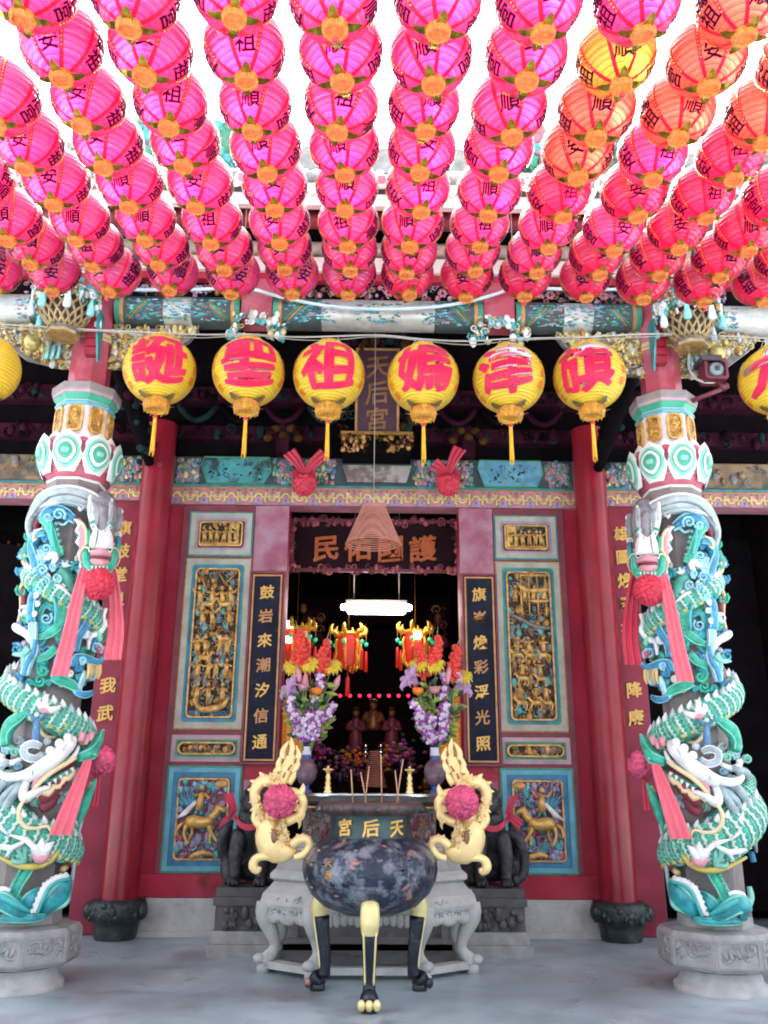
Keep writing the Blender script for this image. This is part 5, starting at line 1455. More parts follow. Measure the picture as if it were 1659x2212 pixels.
# ---- openwork flower baskets hanging at the porch corners
def bp_(a, z, r): return (r*math.cos(a), r*math.sin(a), z)
for sd, (px, py) in ((-1, (143, 664)), (1, (1486, 690))):
    c = at(px, py, 6.62)
    t = empty('hanging_basket', (c.x, c.y, c.z-.235), 'carved openwork flower basket with glass drops hanging by the %s column post' % ('left' if sd < 0 else 'right'), 'ornament', 'hanging carved baskets')
    prof = lambda z: .105+.125*math.sin(PI/2*min(1, max(0, (z-.02)/.24)))
    m = MB(); m.lathe([(prof(.02+.24*i/8)*.93, .02+.24*i/8) for i in range(9)], 20, 'recess_dark')  # added dark core; shade behind the lattice put into its colour
    m.build('shade_core', t)
    m = MB(); n = 16
    for k in range(n):
        for h in (-1, 1):
            m.tube([bp_(2*PI*k/n+h*.9*(i/8), .02+.24*i/8, prof(.02+.24*i/8)) for i in range(9)], .0125, 'lattice_gold', n=5)
    m.build('lattice', t)
    m = MB()
    m.lathe([(.115, -.055), (.14, -.05), (.14, -.02), (.11, .0), (.115, .025), (.09, .03)], 8, 'lattice_gold', smooth=False, ph=PI/8)
    m.lathe([(.06, -.058), (.11, -.056)], 8, 'gold_dark', smooth=False, ph=PI/8, cap=False)
    m.lathe([(.112, .0), (.128, .012), (.112, .02)], 8, 'carve_grey', smooth=False, ph=PI/8, cap=False)
    m.build('foot', t)
    m = MB(); m.lathe([(.235, .255), (.262, .27), (.262, .325), (.27, .33), (.27, .35), (.22, .39), (.12, .40)], 8, 'green_paint', smooth=False, ph=PI/8)
    m.lathe([(.264, .328), (.276, .335), (.276, .35), (.25, .365)], 8, 'porcelain_white', smooth=False, ph=PI/8, cap=False)
    relief(m, lambda u, v, w: bp_(u, v, .255+w), lambda u, v: True, (0, 2*PI, .20, .50), 360, ['porcelain_white', 'beam_silver', 'gold_dark', 'petal_mint', 'porcelain_white', 'carve_teal'], .05, rg, .012)
    m.build('rim', t)
    for k in range(8):
        a = 2*PI*k/8+PI/8
        m = MB(); p = Vector(bp_(a, .29, .275))
        for q in range(6):
            m.ball(p+Vector((-.026*math.cos(q)*math.sin(a), .026*math.cos(q)*math.cos(a), .026*math.sin(q))), .017, 'porcelain_white', 6, 4)
        mm = ['glass_pale', 'glass_bead', 'glass_pale', 'glass_bead'][k % 4]
        m.tube([p+Vector((0, 0, -.03)), p+Vector((0, 0, -.06)), p+Vector((0, 0, -.15)), p+Vector((0, 0, -.19)), p+Vector((0, 0, -.20))], [.010, .018, .033, .034, .014], mm, n=8)
        m.build('glass_drop', t)
    m = MB(); m.tube([(0, 0, .38), (0, .12, .55)], .05, 'maroon_wood', n=8); m.build('stem', t)
    # stepped red and blue bracket under the basket
    m = T(); x = AX+sd*2.50; yb = 6.74
    for i in range(5): m.box(x-.05, x+.05, yb-.05+.012*i, yb+.07, 5.26-.075*i, 5.335-.075*i-.006, 'red_lacquer')
    m.prism([(yb-.07, 5.36), (yb+.07, 5.36), (yb+.07, 4.94), (yb+.03, 4.9), (yb-.05, 5.1), (yb-.09, 5.24)], lambda u, v, w: (x-sd*(.052+w), u, v), 0, .016, 'teal_paint')
    m.build('stepped_bracket', temple)

# ---- security camera on the right post
c = at(1545, 797, 6.62); s_ = .0039
t = empty('security_camera', at(1500, 862, 6.8), 'maroon security camera on a bracket arm beside the right column post', 'camera')
b = Sh(t.location); px_ = lambda x, y, Y=6.62: at(x, y, Y)
a0, a1 = px_(1523, 820, 6.6), px_(1567, 777, 6.6)
b.prism(rrect(a0.x, a1.x, a0.z, a1.z, .025), lambda u, v, w: (u, 6.6-w, v), -.13, .0, 'cctv_red')
ring(b, rrect(a0.x, a1.x, a0.z, a1.z, .025), rrect(a0.x+.02, a1.x-.02, a0.z+.02, a1.z-.03, .02), lambda u, v, w: (u, 6.6-w, v), -.01, .03, 'cctv_red')
b.prism(rrect(a0.x-.03, a1.x-.05, a1.z-.03, a1.z+.02, .01), lambda u, v, w: (u, 6.6-w, v), -.14, .05, 'cctv_dark')
b.build('housing', t)
b = Sh(t.location); Mr = Matrix.Rotation(PI/2, 3, 'X'); l_ = px_(1547, 798, 6.57)
b.lathe([(.055, -.03), (.058, .0), (.058, .02), (.02, .024)], 24, 'cctv_glass', c=l_, M=Mr); b.lathe([(.022, .024), (.024, .032), (.001, .034)], 16, 'cctv_dark', c=l_, M=Mr); b.build('lens', t)
b = Sh(t.location)
b.tube([px_(1495, 866, 6.8), px_(1530, 852, 6.72), px_(1568, 836, 6.64)], .022, 'cctv_red', n=8); b.tube([px_(1566, 842, 6.64), px_(1552, 822, 6.66)], .018, 'cctv_red', n=8); b.ball(px_(1568, 834, 6.64), .03, 'cctv_red')
b.build('arm', t)
b = Sh(t.location); b.tube([px_(1490, 745, 6.72), px_(1488, 790, 6.7), px_(1500, 815, 6.68), px_(1525, 826, 6.66), px_(1552, 824, 6.66)], .012, 'wire_grey', n=6, k=4); b.build('cable', t)

# ---- cone-shaped incense coil on a long string
c = at(805, 1090, 7.2); z0 = c.z; z1 = at(805, 1178, 7.2).z
t = empty('incense_coil', (c.x+.01, 7.2, z1), 'large cone shaped hanging incense coil of thin red rings before the doorway', 'incense coil')
b = MB(); pts = []; K = 20*24
for i in range(K+1):
    f_ = i/K; a = f_*2*PI*20; r = .09+.155*f_
    pts.append((r*math.cos(a), r*math.sin(a), (z0-z1)*(1-f_)))
b.tube(pts, .0055, 'incense_red', n=4); b.build('coil', t)
b = MB(); top = at(811, 728, 7.2)
b.tube([(top.x-t.location.x, 0, top.z-z1+.5), (0, 0, z0-z1+.12)], .003, 'wire_grey', n=4)
for k in range(3): b.tube([(0, 0, z0-z1+.12), (.1*math.cos(k*2.1), .1*math.sin(k*2.1), z0-z1)], .0018, 'wire_grey', n=4)
b.build('string', t)

# ---- door studs with red balls and bows on the lintel
for px, bows in ((655, ((-34, -46), (42, -44))), (966, ((-30, -20), (26, -56)))):
    c = at(px, 1018, 9.0)
    m = T(); m.lathe([(.10, 0), (.10, .2), (.085, .22), (.03, .225)], 20, 'maroon_wood', c=(c.x, YW-.07, c.z-.02), M=Matrix.Rotation(PI/2, 3, 'X')); m.build('door_stud', temple)
    p = at(px+2, 1046, 8.9)
    t = empty('brocade_ball', p, 'red ruffled cloth ball with a bow hanging on the lintel %s of the name board' % ('left' if px < 800 else 'right'), 'cloth ball', 'red cloth balls on the lintel')
    brocade_ball('ball', None, .125, 'brocade_red', None, None, seed=px).build('ball', t)
    b = MB()
    for dx, dy in bows:
        ribbon(b, [(0, .02, .13), (dx*.0026, -.02, .13-dy*.0030), (dx*.0052, -.03, .13-dy*.0052)], .05, .16, 'satin_red', (dy, 0, dx*1.0), fold=.3)
    ribbon(b, [(-.10, -.02, .16), (-.11, -.02, .05), (-.10, -.01, -.06)], .05, .04, 'satin_red', (1, 0, 0)); ribbon(b, [(.10, -.02, .16), (.11, -.02, .05), (.10, -.01, -.06)], .05, .04, 'satin_red', (1, 0, 0))
    b.build('ribbon', t)

# ------------------------------------------------------------------ tripod incense burner
BX, BY = .035, 6.71
burner = empty('incense_burner', (BX, BY, 0), 'big black tripod incense burner with gilded dragon handles and characters 天后宮', 'incense burner')
m = MB()
m.lathe([(.02, .525), (.2, .535), (.34, .59), (.43, .67), (.478, .76), (.49, .83), (.482, .89), (.44, .965), (.36, 1.02), (.31, 1.045)], 64, 'burner_black', cap=False)
rg = random.Random(14)
for i in range(36):
    a = -PI/2+rg.uniform(-1.25, 1.25); z = rg.uniform(.68, .98); rr = .492-.9*(z-.83)**2*3
    s_ = rg.uniform(.006, .02)
    m.ball((rr*math.cos(a), rr*math.sin(a), z), (s_*1.5, .004, s_*.6), rg.choice(['rust_pink', 'burner_rust', 'burner_rust', 'burner_green', 'carve_grey', 'board_navy']), 7, 4, M=Matrix.Rotation(a+PI/2, 3, 'Z'))
for i in range(0):     # raised worn dragon running round the belly
    a = -PI/2-.55+.1*i; z = .80+.05*math.sin(i*1.1)
    m.ball((.487*math.cos(a), .487*math.sin(a), z), (.06, .008, .018), 'rust_pink' if i % 3 else 'burner_rust', 8, 5, M=Matrix.Rotation(a+PI/2, 3, 'Z'))
m.build('bowl', burner)
m = MB()
m.lathe([(.31, 1.04), (.292, 1.07), (.292, 1.17), (.305, 1.20)], 48, 'burner_green', cap=False); m.build('neck', burner)
m = MB()
m.lathe([(.30, 1.195), (.37, 1.21), (.398, 1.235), (.398, 1.262), (.375, 1.285), (.33, 1.287), (.315, 1.25)], 64, 'burner_rust', cap=False)
for k in range(30):
    a = 2*PI*k/30
    m.tube([(.372*math.cos(a), .372*math.sin(a), 1.212), (.401*math.cos(a), .401*math.sin(a), 1.24), (.392*math.cos(a), .392*math.sin(a), 1.27)], [.004, .024, .004], 'burner_black' if k % 2 else 'burner_green', n=6, flat=.35)
m.lathe([(.001, 1.235), (.315, 1.24)], 32, 'ash', cap=False)
m.build('rim', burner)
m = MB()
def cyl(az, r, zc):
    def f_(u, v, w): a = az+u/r; return ((r+w)*math.cos(a), (r+w)*math.sin(a), zc+v)
    return f_
for ch, az in (('宮', -PI/2-.66), ('后', -PI/2), ('天', -PI/2+.66)):
    q = MB(); q.text(ch, cyl(az, .293, 1.118), .118, 'gold_letter', off=.02, depth=.05); q.build('gold_character', burner)
for i, ch in enumerate('天后'): m.text(ch, cyl(-PI/2-.62, .484-.006*i, .90-.075*i), .055, 'gold_dark', off=.02, depth=.12)
m.build('lettering', burner)
for az in (-PI/2, -PI/2+2*PI/3, -PI/2-2*PI/3):
    m = MB(); c_, s_ = math.cos(az), math.sin(az)
    P = lambda r, z, o=0: (r*c_-o*s_, r*s_+o*c_, z)
    m.tube([P(.33, .70), P(.40, .62), P(.425, .54), P(.425, .50), P(.415, .46)], [.045, .064, .067, .062, .057], 'brass_yellow', n=14, k=3, flat=.75)
    m.tube([P(.405, .49), P(.39, .36), P(.37, .24), P(.365, .16), P(.375, .10)], [.058, .050, .044, .040, .048], 'leg_black', n=14, k=3)
    for o in (-.7, .7):
        m.tube([P(.404+.040, .47, o*.060), P(.39+.034, .36, o*.051), P(.37+.030, .24, o*.044), P(.365+.027, .15, o*.041)], .0085, 'brass_yellow', n=6, k=3)
    m.tube([P(.40, .085), P(.43, .07), P(.46, .05)], [.058, .062, .05], 'leg_black', n=12, k=2)
    for o in (-.05, 0, .05): m.ball(P(.475, .05, o), (.028, .028, .036), 'brass_yellow' if az == -PI/2 else 'burner_black', 8, 6)
    m.tube([P(.42, .05), P(.425, 0)], [.05, .055], 'stone_black', n=12)
    m.build('leg', burner)
# dragon handles (drawn on the left one, mirrored on the right one)
def HP(px, py, w=0.0):
    p = at(px, py, 6.70-w); return (p.x-BX, p.y-BY, p.z)
HM = .0036
h = MB()
def ht(pts, r, mm='cast_gold', n=9, k=3, flat=1.0):
    h.tube([HP(*p) for p in pts], [a*HM for a in r], mm, n=n, k=k, flat=flat)
ht([(600, 1755), (592, 1778), (585, 1802), (594, 1828), (618, 1834), (636, 1822)], [24, 27, 32, 32, 24, 12], n=14, flat=.75)
ht([(572, 1785), (566, 1810), (580, 1838), (606, 1846), (630, 1838)], [8, 11, 12, 10, 7], n=9)
ht([(606, 1846, .03), (585, 1850, .03), (564, 1850, .03), (550, 1858, .03), (547, 1872, .03), (556, 1880, .03), (560, 1872, .03)], [9, 8, 8, 9, 10, 8, 5])
ht([(630, 1826, .05), (648, 1812, .06), (664, 1814, .06), (668, 1828, .05), (656, 1846, .05), (636, 1852, .04)], [9, 9, 8, 8, 8, 6])
for a, b in ((640, 1802), (654, 1800), (672, 1808)): ht([(652, 1814, .06), (a, b, .07)], [6, 2], n=6, k=1)
ht([(603, 1700), (575, 1686, .02), (556, 1698, .03), (550, 1718, .03), (556, 1742, .02), (566, 1762)], [13, 13, 12, 11, 10, 10], n=10)
for i, (a, b, c, d) in enumerate(((585, 1690, 583, 1668), (570, 1686, 560, 1668), (556, 1696, 540, 1686), (550, 1710, 534, 1706), (550, 1728, 538, 1734), (556, 1745, 540, 1752), (562, 1765, 546, 1772), (560, 1780, 548, 1766))):
    ht([(a, b, .02), ((a+c)/2+2, (b+d)/2-2, .03), (c, d, .03)], [9, 6, 1], n=7, k=2)
ht([(555, 1745, .03), (548, 1765, .03), (556, 1780, .03), (572, 1788, .02)], [5, 6, 7, 8], n=7)
ht([(626, 1712, .03), (644, 1716, .04), (654, 1732, .04), (652, 1752, .04), (640, 1765, .03), (620, 1772, .02)], [11, 10, 10, 8, 9, 12], n=9)
ht([(648, 1718, .05), (654, 1704, .05), (655, 1692, .04)], [8, 6, 1], n=7); ht([(652, 1745, .05), (656, 1760, .05), (652, 1772, .05)], [5, 4, 1], n=6)
ht([(640, 1765, .03), (648, 1778, .03), (645, 1790, .02)], [5, 4, 1], n=6)
ht([(604, 1702, -.02), (610, 1684, -.02), (618, 1662, -.02), (626, 1640, -.02), (630, 1618, -.02), (629, 1592, -.02)], [12, 12, 14, 13, 8, 1], n=12, flat=.5)
for a, b, c, d, e, f_ in ((600, 1690, 594, 1672, 598, 1655), (604, 1668, 602, 1648, 612, 1626), (624, 1694, 634, 1676, 638, 1660), (632, 1668, 643, 1650, 640, 1630), (640, 1640, 646, 1632, 640, 1610), (610, 1640, 612, 1620, 624, 1600)):
    ht([(a, b), (c, d), (e, f_)], [6, 6, 1], n=7, flat=.7)
for a, b, c, d in ((625, 1610, 621, 1632), (638, 1620, 636, 1630), (613, 1640, 609, 1648), (640, 1638, 637, 1648), (630, 1652, 622, 1664), (616, 1668, 612, 1680)):
    h.tube([HP(a, b, .035), HP(c, d, .045)], [.006, .009], 'carve_brown', n=6)  # brown pieces paint the dark of the flame's holes
for i in range(9):
    a = i*.7; h.ball(HP(592+9*math.cos(a), 1804+14*math.sin(a), .075), .012, 'gold_dark', 6, 4)
h.ball(HP(592, 1806, .085), (.022, .02, .05), 'carve_brown', 8, 6)  # shade of the belly pit put in as a brown ball
h.ball(HP(660, 1838, .06), .011, 'carve_brown', 7, 5); h.ball(HP(562, 1770, .03), .012, 'carve_brown', 7, 5)  # brown dots put in for the shade of small holes
rgh = random.Random(12)
for i in range(46):
    a = rgh.uniform(0, 6.3); q = math.sqrt(rgh.random())
    x_, y_ = 594+30*q*math.cos(a), 1806+36*q*math.sin(a); w_ = .088-.03*q
    curl(h, lambda u, v, w: HP(u, v, w), x_, y_, w_, rgh.uniform(4, 7), rgh.uniform(0, 6), rgh.choice(['cast_gold', 'gold_letter', 'cream']), r=.0009, hand=rgh.choice((-1, 1)))
for i in range(26):
    x_, y_ = [(rgh.uniform(548, 575), rgh.uniform(1690, 1780)), (rgh.uniform(575, 615), rgh.uniform(1676, 1700)), (rgh.uniform(632, 658), rgh.uniform(1715, 1775))][i % 3]
    curl(h, lambda u, v, w: HP(u, v, w), x_, y_, .06, rgh.uniform(5, 8), rgh.uniform(0, 6), 'cast_gold', r=.0011, hand=rgh.choice((-1, 1)))
for k in range(4): ht([(577+3*k, 1768+4*k, .07), (592, 1773+4*k, .085), (607-2*k, 1769+4*k, .07)], [1.5, 2, 1.5], 'gold_leaf', n=5)
h.build('dragon_handle', burner)
h.mirrored().build('dragon_handle', burner)
for sd in (-1, 1):
    p = HP(604, 1731, .12)
    t = empty('brocade_ball', (BX-sd*abs(p[0])*-1, BY+p[1], p[2]), 'pink ruffled cloth ball in the %s gilded dragon handle of the burner' % ('left' if sd < 0 else 'right'), 'cloth ball', 'pink cloth balls on the burner')
    brocade_ball('ball', None, 32*HM, 'brocade_rose', None, None, seed=50+sd).build('ball', t)
for i, (px, py, ang) in enumerate(((763, 1662, -.02), (788, 1655, .03), (793, 1668, -.05), (825, 1632, -.01), (856, 1640, .05), (862, 1664, -.03))):
    b = MB(); p = at(px, 1718, 6.70); z1 = at(px, py, 6.70).z
    b.tube([(p.x-ang*.1, p.y, 1.235), (p.x+ang, p.y, z1)], .0055, 'incense_stick', n=6)
    finish(b, 'incense_stick', 'thin brown incense stick standing in the ash of the black burner', 'incense stick', 'incense sticks in the burner')

# ------------------------------------------------------------------ stone altar table behind the burner
AT = (.03, 7.85, 0)
altar = empty('altar_table', AT, 'carved grey stone altar table on scalloped legs in front of the doorway', 'table')
def plan(s_, dy=0.0):
    return [(-s_, .42), (-s_, -.28-dy), (-s_*.52, -.56-dy), (s_*.52, -.56-dy), (s_, -.28-dy), (s_, .42)]
def loft(b, prof, mm, smooth=False):
    vs = []; n = 6
    for s_, dy, z in prof: vs += [(x, y, z) for x, y in plan(s_, dy)]
    fs = []
    for j in range(len(prof)-1):
        for i in range(n): fs.append((j*n+i, j*n+(i+1) % n, (j+1)*n+(i+1) % n, (j+1)*n+i))
    fs += [tuple(reversed(range(n))), tuple(range(len(vs)-n, len(vs)))]
    b.add(vs, fs, mm, smooth)
m = MB(); loft(m, [(.60, -.05, 1.255), (.63, -.03, 1.275), (.63, -.03, 1.32), (.60, -.05, 1.335)], 'stone_dark'); m.box(-.58, .58, -.54, .36, 1.334, 1.338, 'chrome'); m.box(-.55, .55, -.53, -.49, 1.318, 1.336, 'chrome')
m.tube([(x, y, 1.328) for x, y in plan(.632, -.03)[1:5]], .010, 'chrome', n=8); m.build('table_top', altar)  # chrome edge tube added to mirror the sky as a bright line
m = MB(); loft(m, [(.56, -.10, .93), (.56, -.10, 1.256)], 'stone_dark')
rg = random.Random(8)
fp = lambda u, v, w: (u, -.46-w, v)
for a, b_ in ((-.55, -.30), (.30, .55), (-.26, .26)):
    a2, b2 = (a+.02, b_-.02)
    ring(m, rrect(a*.52+(-.0), b_*.52, .97, 1.22, .004), rrect(a*.52+.015, b_*.52-.015, .985, 1.205, .004), fp, -.01, .012, 'maroon_wood') if abs(a) < .3 else None
for sd in (-1, 1):
    sp = lambda u, v, w, sd=sd: (sd*(.29+u)+sd*w*.6, -.46+.28*u/.27-w*.7, v)
    relief(m, sp, lambda u, v: True, (.03, .24, .99, 1.20), 50, ['carve_brown', 'maroon_wood', 'carve_grey'], .05, rg, .006)
m.box(-.565, .565, -.462, .3, 1.225, 1.24, 'gold_dark')
relief(m, fp, lambda u, v: True, (-.26, .26, .99, 1.2), 80, ['carve_brown', 'maroon_wood', 'carve_grey'], .05, rg, .004)
m.build('cabinet', altar)
m = MB()
loft(m, [(.66, 0, .93), (.62, -.04, .95)], 'stone_pale')
loft(m, [(.76, 0, .745), (.70, -.03, .93)], 'stone_grey')
loft(m, [(.76, .0, .66), (.80, .03, .685), (.80, .03, .72), (.765, .01, .745)], 'stone_pale')
for z, s_ in ((.83, .73),):
    for sd in (-1, 1):
        for k in range(2):
            z0 = .76+.085*k
            sp = lambda u, v, w, sd=sd: (sd*(.40+u+w*.5), -.53+.27*u/.33-w*.8+.02, v)
            ring(m, rrect(.02, .30, z0, z0+.07, .004), rrect(.035, .285, z0+.012, z0+.058, .004), sp, -.02, .016, 'stone_pale')
            relief(m, sp, lambda u, v: True, (.04, .28, z0+.01, z0+.06), 26, ['stone_grey', 'carve_brown', 'stone_grey'], .035, rg, .006)
m.build('body', altar)
m = MB()
loft(m, [(.79, .02, .40), (.845, .06, .44), (.872, .075, .50), (.85, .06, .575), (.79, .02, .63), (.77, 0, .66)], 'stone_pale')
pl_ = plan(.86, .07)
for (x0, y0), (x1, y1) in zip(pl_[:-1], pl_[1:]):          # scalloped apron and carved scrollwork
    for i in range(16):
        t_ = (i+.5)/16; d_ = abs(t_-.5)*2; hh = .035+.03*abs(math.sin(t_*3*PI))*(1-.4*d_)
        x, y = x0+(x1-x0)*t_, y0+(y1-y0)*t_
        m.ball((x*.965, y*.965, .415), (.034, .03, hh), 'stone_pale', 8, 6)
    L = math.hypot(x1-x0, y1-y0); ux, uy = (x1-x0)/L, (y1-y0)/L
    sp = lambda u, v, w, x0=x0, y0=y0, ux=ux, uy=uy: (x0+ux*u+uy*w, y0+uy*u-ux*w, v)
    relief(m, sp, lambda u, v: True, (.06, L-.06, .42, .55), int(60*L), ['stone_grey', 'stone_pale', 'stone_grey'], .05, rg, -.004, kinds=('curl', 'leaf'))
m.build('apron', altar)
for (x, y) in plan(.80, .03):
    m = MB(); L = math.hypot(x, y); dx, dy = x/L, y/L
    m.tube([(x*1.02, y*1.02, .50), (x*1.03, y*1.03, .40), (x*.95, y*.95, .26), (x*.93, y*.93, .17), (x*1.0, y*1.0, .10), (x*1.04, y*1.04, .07)], [.085, .075, .05, .042, .055, .06], 'stone_pale', n=10, k=3)
    m.ball((x*1.07, y*1.07, .10), (.055, .055, .04), 'stone_pale', 8, 6)
    m.tube([(x*1.03, y*1.03, .07), (x*1.03, y*1.03, 0)], [.05, .055], 'stone_pale', n=8)
    m.build('leg', altar)
m = MB()
pq = plan(.84, .05); pr_ = plan(.74, -.02)
ring(m, pq, pr_, lambda u, v, w: (u, v, w), .035, .085, 'stone_pale'); m.build('stretcher', altar)

# things on the altar
TZ = 1.3385
for px, sd in ((660, -1), (940, 1)):
    p = at(px, 1700, 7.80)
    side = 'left' if sd < 0 else 'right'
    v = empty('flower_vase', (p.x, 7.80, TZ), 'dark indigo and plum glazed flower vase standing at the %s of the altar' % side, 'vase', 'flower vases on the altar')
    m = MB()
    m.lathe([(.055, 0), (.058, .012), (.038, .03), (.03, .055), (.05, .075)], 24, 'vase_blue')
    m.lathe([(.05, .075), (.085, .12), (.098, .175), (.092, .225), (.06, .265), (.042, .28)], 28, 'vase_plum', cap=False)
    m.build('belly', v)
    m = MB()
    m.lathe([(.044, .275), (.042, .315)], 24, 'vase_blue', cap=False)
    m.lathe([(.042, .315), (.038, .36), (.040, .385)], 24, 'orchid_white', cap=False)
    m.lathe([(.040, .385), (.05, .43), (.075, .475), (.09, .49), (.082, .488), (.03, .42)], 28, 'vase_indigo', cap=False)
    m.build('neck', v)
    mouth = Vector((p.x, 7.80, TZ+.45))
    rg = random.Random(60+sd)
    def bouquet(kind, px, py, dy=0.0, **k):
        tip = at(px, py, 7.80+dy); base = mouth+Vector((rg.uniform(-.04, .04), rg.uniform(-.03, .03), -.1))
        names = {'gladiolus': ('red gladiolus spike rising above the bouquet in the %s vase', 'gladiolus'),
                 'chrysanthemum': ('yellow chrysanthemum bloom near the top of the bouquet in the %s vase', 'chrysanthemum'),
                 'lily': ('lilac open lily leaning out of the bouquet in the %s vase', 'lily'),
                 'lily_bud': ('pale pink closed lily bud amid the bouquet in the %s vase', 'lily'),
                 'rose': ('orange round bloom in the middle of the bouquet in the %s vase', 'rose'),
                 'anthurium': ('pink cupped bloom in the middle of the bouquet in the %s vase', 'flower'),
                 'orchid_spray': ('purple and white orchid spray drooping low in the %s vase bouquet', 'orchid'),
                 'leaf_spray': ('green leafy stem filling the bouquet in the %s vase', 'foliage')}
        lb, ct = names[kind]
        t = empty(kind, base, lb % side, ct, '%s stems in the %s vase' % (kind.replace('_', ' '), side))
        b = Sh(base); mid = base.lerp(tip, .5)+Vector((0, 0, .05))
        b.tube([base, mid, tip], [.005, .005, .003], 'stem_green', n=5, k=4); b.build('stem', t)
        b = Sh(base); dr = (tip-base).normalized()
        if kind == 'gladiolus':
            top = at(px+(tip.x-mouth.x)*60, py-28, 7.8+dy)
            b.tube([tip, top], [.007, .002], 'stem_green', n=5)
            for i in range(7):
                q = tip-dr*.042*i+Vector((rg.uniform(-.022, .022), -.02, 0))
                for a in range(5):
                    e = Vector((math.cos(a*1.26+i), -.35, math.sin(a*1.26+i)))*(.034+.007*i)
                    b.tube([q, q+e*.6, q+e], [.009, .026, .009], 'glad_red', n=5, flat=.5)
        elif kind == 'chrysanthemum':
            nr = Vector((rg.uniform(-.4, .4), -.75, .6)).normalized()
            for i in range(46):
                a = i*2.4; rr = .0125*math.sqrt(i)
                s1 = nr.orthogonal().normalized(); s2 = nr.cross(s1)
                d_ = (s1*math.cos(a)+s2*math.sin(a))
                b.tube([tip+d_*rr*.3, tip+d_*rr+nr*.022, tip+d_*(rr+.012)+nr*(.02-.03*rr/.07)], [.009, .012, .005], 'mum_yellow', n=4)
        elif kind == 'lily':
            ax_ = Vector((k.get('dx', -.6), -.5, .45)).normalized(); s1 = ax_.orthogonal().normalized(); s2 = ax_.cross(s1)
            for i in range(6):
                a = i*PI/3; d_ = s1*math.cos(a)+s2*math.sin(a)
                b.tube([tip-ax_*.07, tip+d_*.02, tip+ax_*.05+d_*.055, tip+ax_*.06+d_*.105, tip+ax_*.03+d_*.125], [.010, .026, .034, .02, .004], 'lily_lilac', n=6, k=2, flat=.4)
            for i in range(4): b.tube([tip, tip+ax_*.07+s1*.01*i], .003, 'cream', n=4)
        elif kind == 'lily_bud':
            b.tube([tip-dr*.06, tip-dr*.02, tip+dr*.04, tip+dr*.09], [.010, .027, .024, .004], 'lily_pink', n=8, k=3)
        elif kind in ('rose', 'anthurium'):
            mm = 'rose_orange' if kind == 'rose' else 'lily_pink'
            b.ball(tip, (.046, .046, .034), mm, 10, 6)
            for i in range(9):
                a = i*.7; d_ = Vector((math.cos(a), math.sin(a)*.8, .25))
                b.tube([tip-Vector((0, 0, .02)), tip+d_*.03, tip+d_*.046+Vector((0, 0, .012))], [.01, .022, .008], mm, n=5, flat=.5)
        elif kind == 'orchid_spray':
            for i in range(7):
                q = base.lerp(tip, .35+.10*i)+Vector((rg.uniform(-.03, .03), -.03-rg.uniform(0, .05), rg.uniform(-.02, .03)))
                for a in range(5):
                    e = Vector((math.cos(a*1.26+.3), -.4, math.sin(a*1.26+.3)))*.046
                    b.tube([q, q+e*.55, q+e], [.008, .021, .008], 'orchid_purple' if (a+i) % 3 else 'orchid_white', n=5, flat=.5)
                    b.ball(q+e*.35+Vector((0, -.014, .004)), .011, 'orchid_white', 5, 4)
                b.ball(q+Vector((0, -.018, .012)), (.015, .010, .016), 'orchid_white', 6, 4)
        else:
            for i in range(9):
                q = base.lerp(tip, .3+.08*i); a = rg.uniform(-1, 1)
                e = Vector((a, rg.uniform(-.8, .2), rg.uniform(-.3, .7))).normalized()*.12
                b.tube([q, q+e*.5, q+e], [.006, .028, .003], rg.choice(['leaf_green', 'leaf_green', 'leaf_dark']), n=5, flat=.3)
        b.build({'leaf_spray': 'leaves', 'lily_bud': 'bud'}.get(kind, 'bloom'), t)
    if sd < 0:
        lst = [('gladiolus', 645, 1368, 0), ('gladiolus', 659, 1385, .05), ('gladiolus', 704, 1388, 0), ('chrysanthemum', 633, 1444, 0), ('chrysanthemum', 670, 1438, -.03), ('chrysanthemum', 718, 1442, 0),
               ('lily_bud', 646, 1462, -.06), ('lily_bud', 660, 1475, -.08), ('rose', 684, 1493, -.1), ('anthurium', 655, 1484, -.09), ('lily', 634, 1490, -.05, -.8), ('orchid_spray', 700, 1455, 0), ('orchid_spray', 716, 1525, -.08),
               ('orchid_spray', 640, 1540, -.08), ('orchid_spray', 632, 1512, -.04), ('orchid_spray', 692, 1545, -.12), ('orchid_spray', 662, 1550, -.14), ('lily_bud', 726, 1478, -.02)]
    else:
        lst = [('gladiolus', 907, 1395, .03), ('gladiolus', 944, 1380, 0), ('gladiolus', 985, 1400, 0), ('chrysanthemum', 905, 1438, 0), ('chrysanthemum', 941, 1440, -.04), ('chrysanthemum', 1000, 1464, 0),
               ('lily_bud', 968, 1462, -.05), ('rose', 903, 1493, -.1), ('anthurium', 939, 1490, -.1), ('lily', 892, 1470, -.05, -.8), ('lily', 992, 1484, 0, .8), ('orchid_spray', 890, 1522, -.06), ('orchid_spray', 906, 1538, -.1),
               ('orchid_spray', 970, 1522, -.08), ('orchid_spray', 955, 1545, -.12), ('orchid_spray', 930, 1552, -.14), ('orchid_spray', 965, 1450, .02)]
    for q in lst:
        bouquet(q[0], q[1], q[2], q[3], **({'dx': q[4]} if len(q) > 4 else {}))
    for i in range(18):
        bouquet('leaf_spray', px+rg.uniform(-55, 58), 1530+rg.uniform(-70, 30), rg.uniform(-.08, .1))
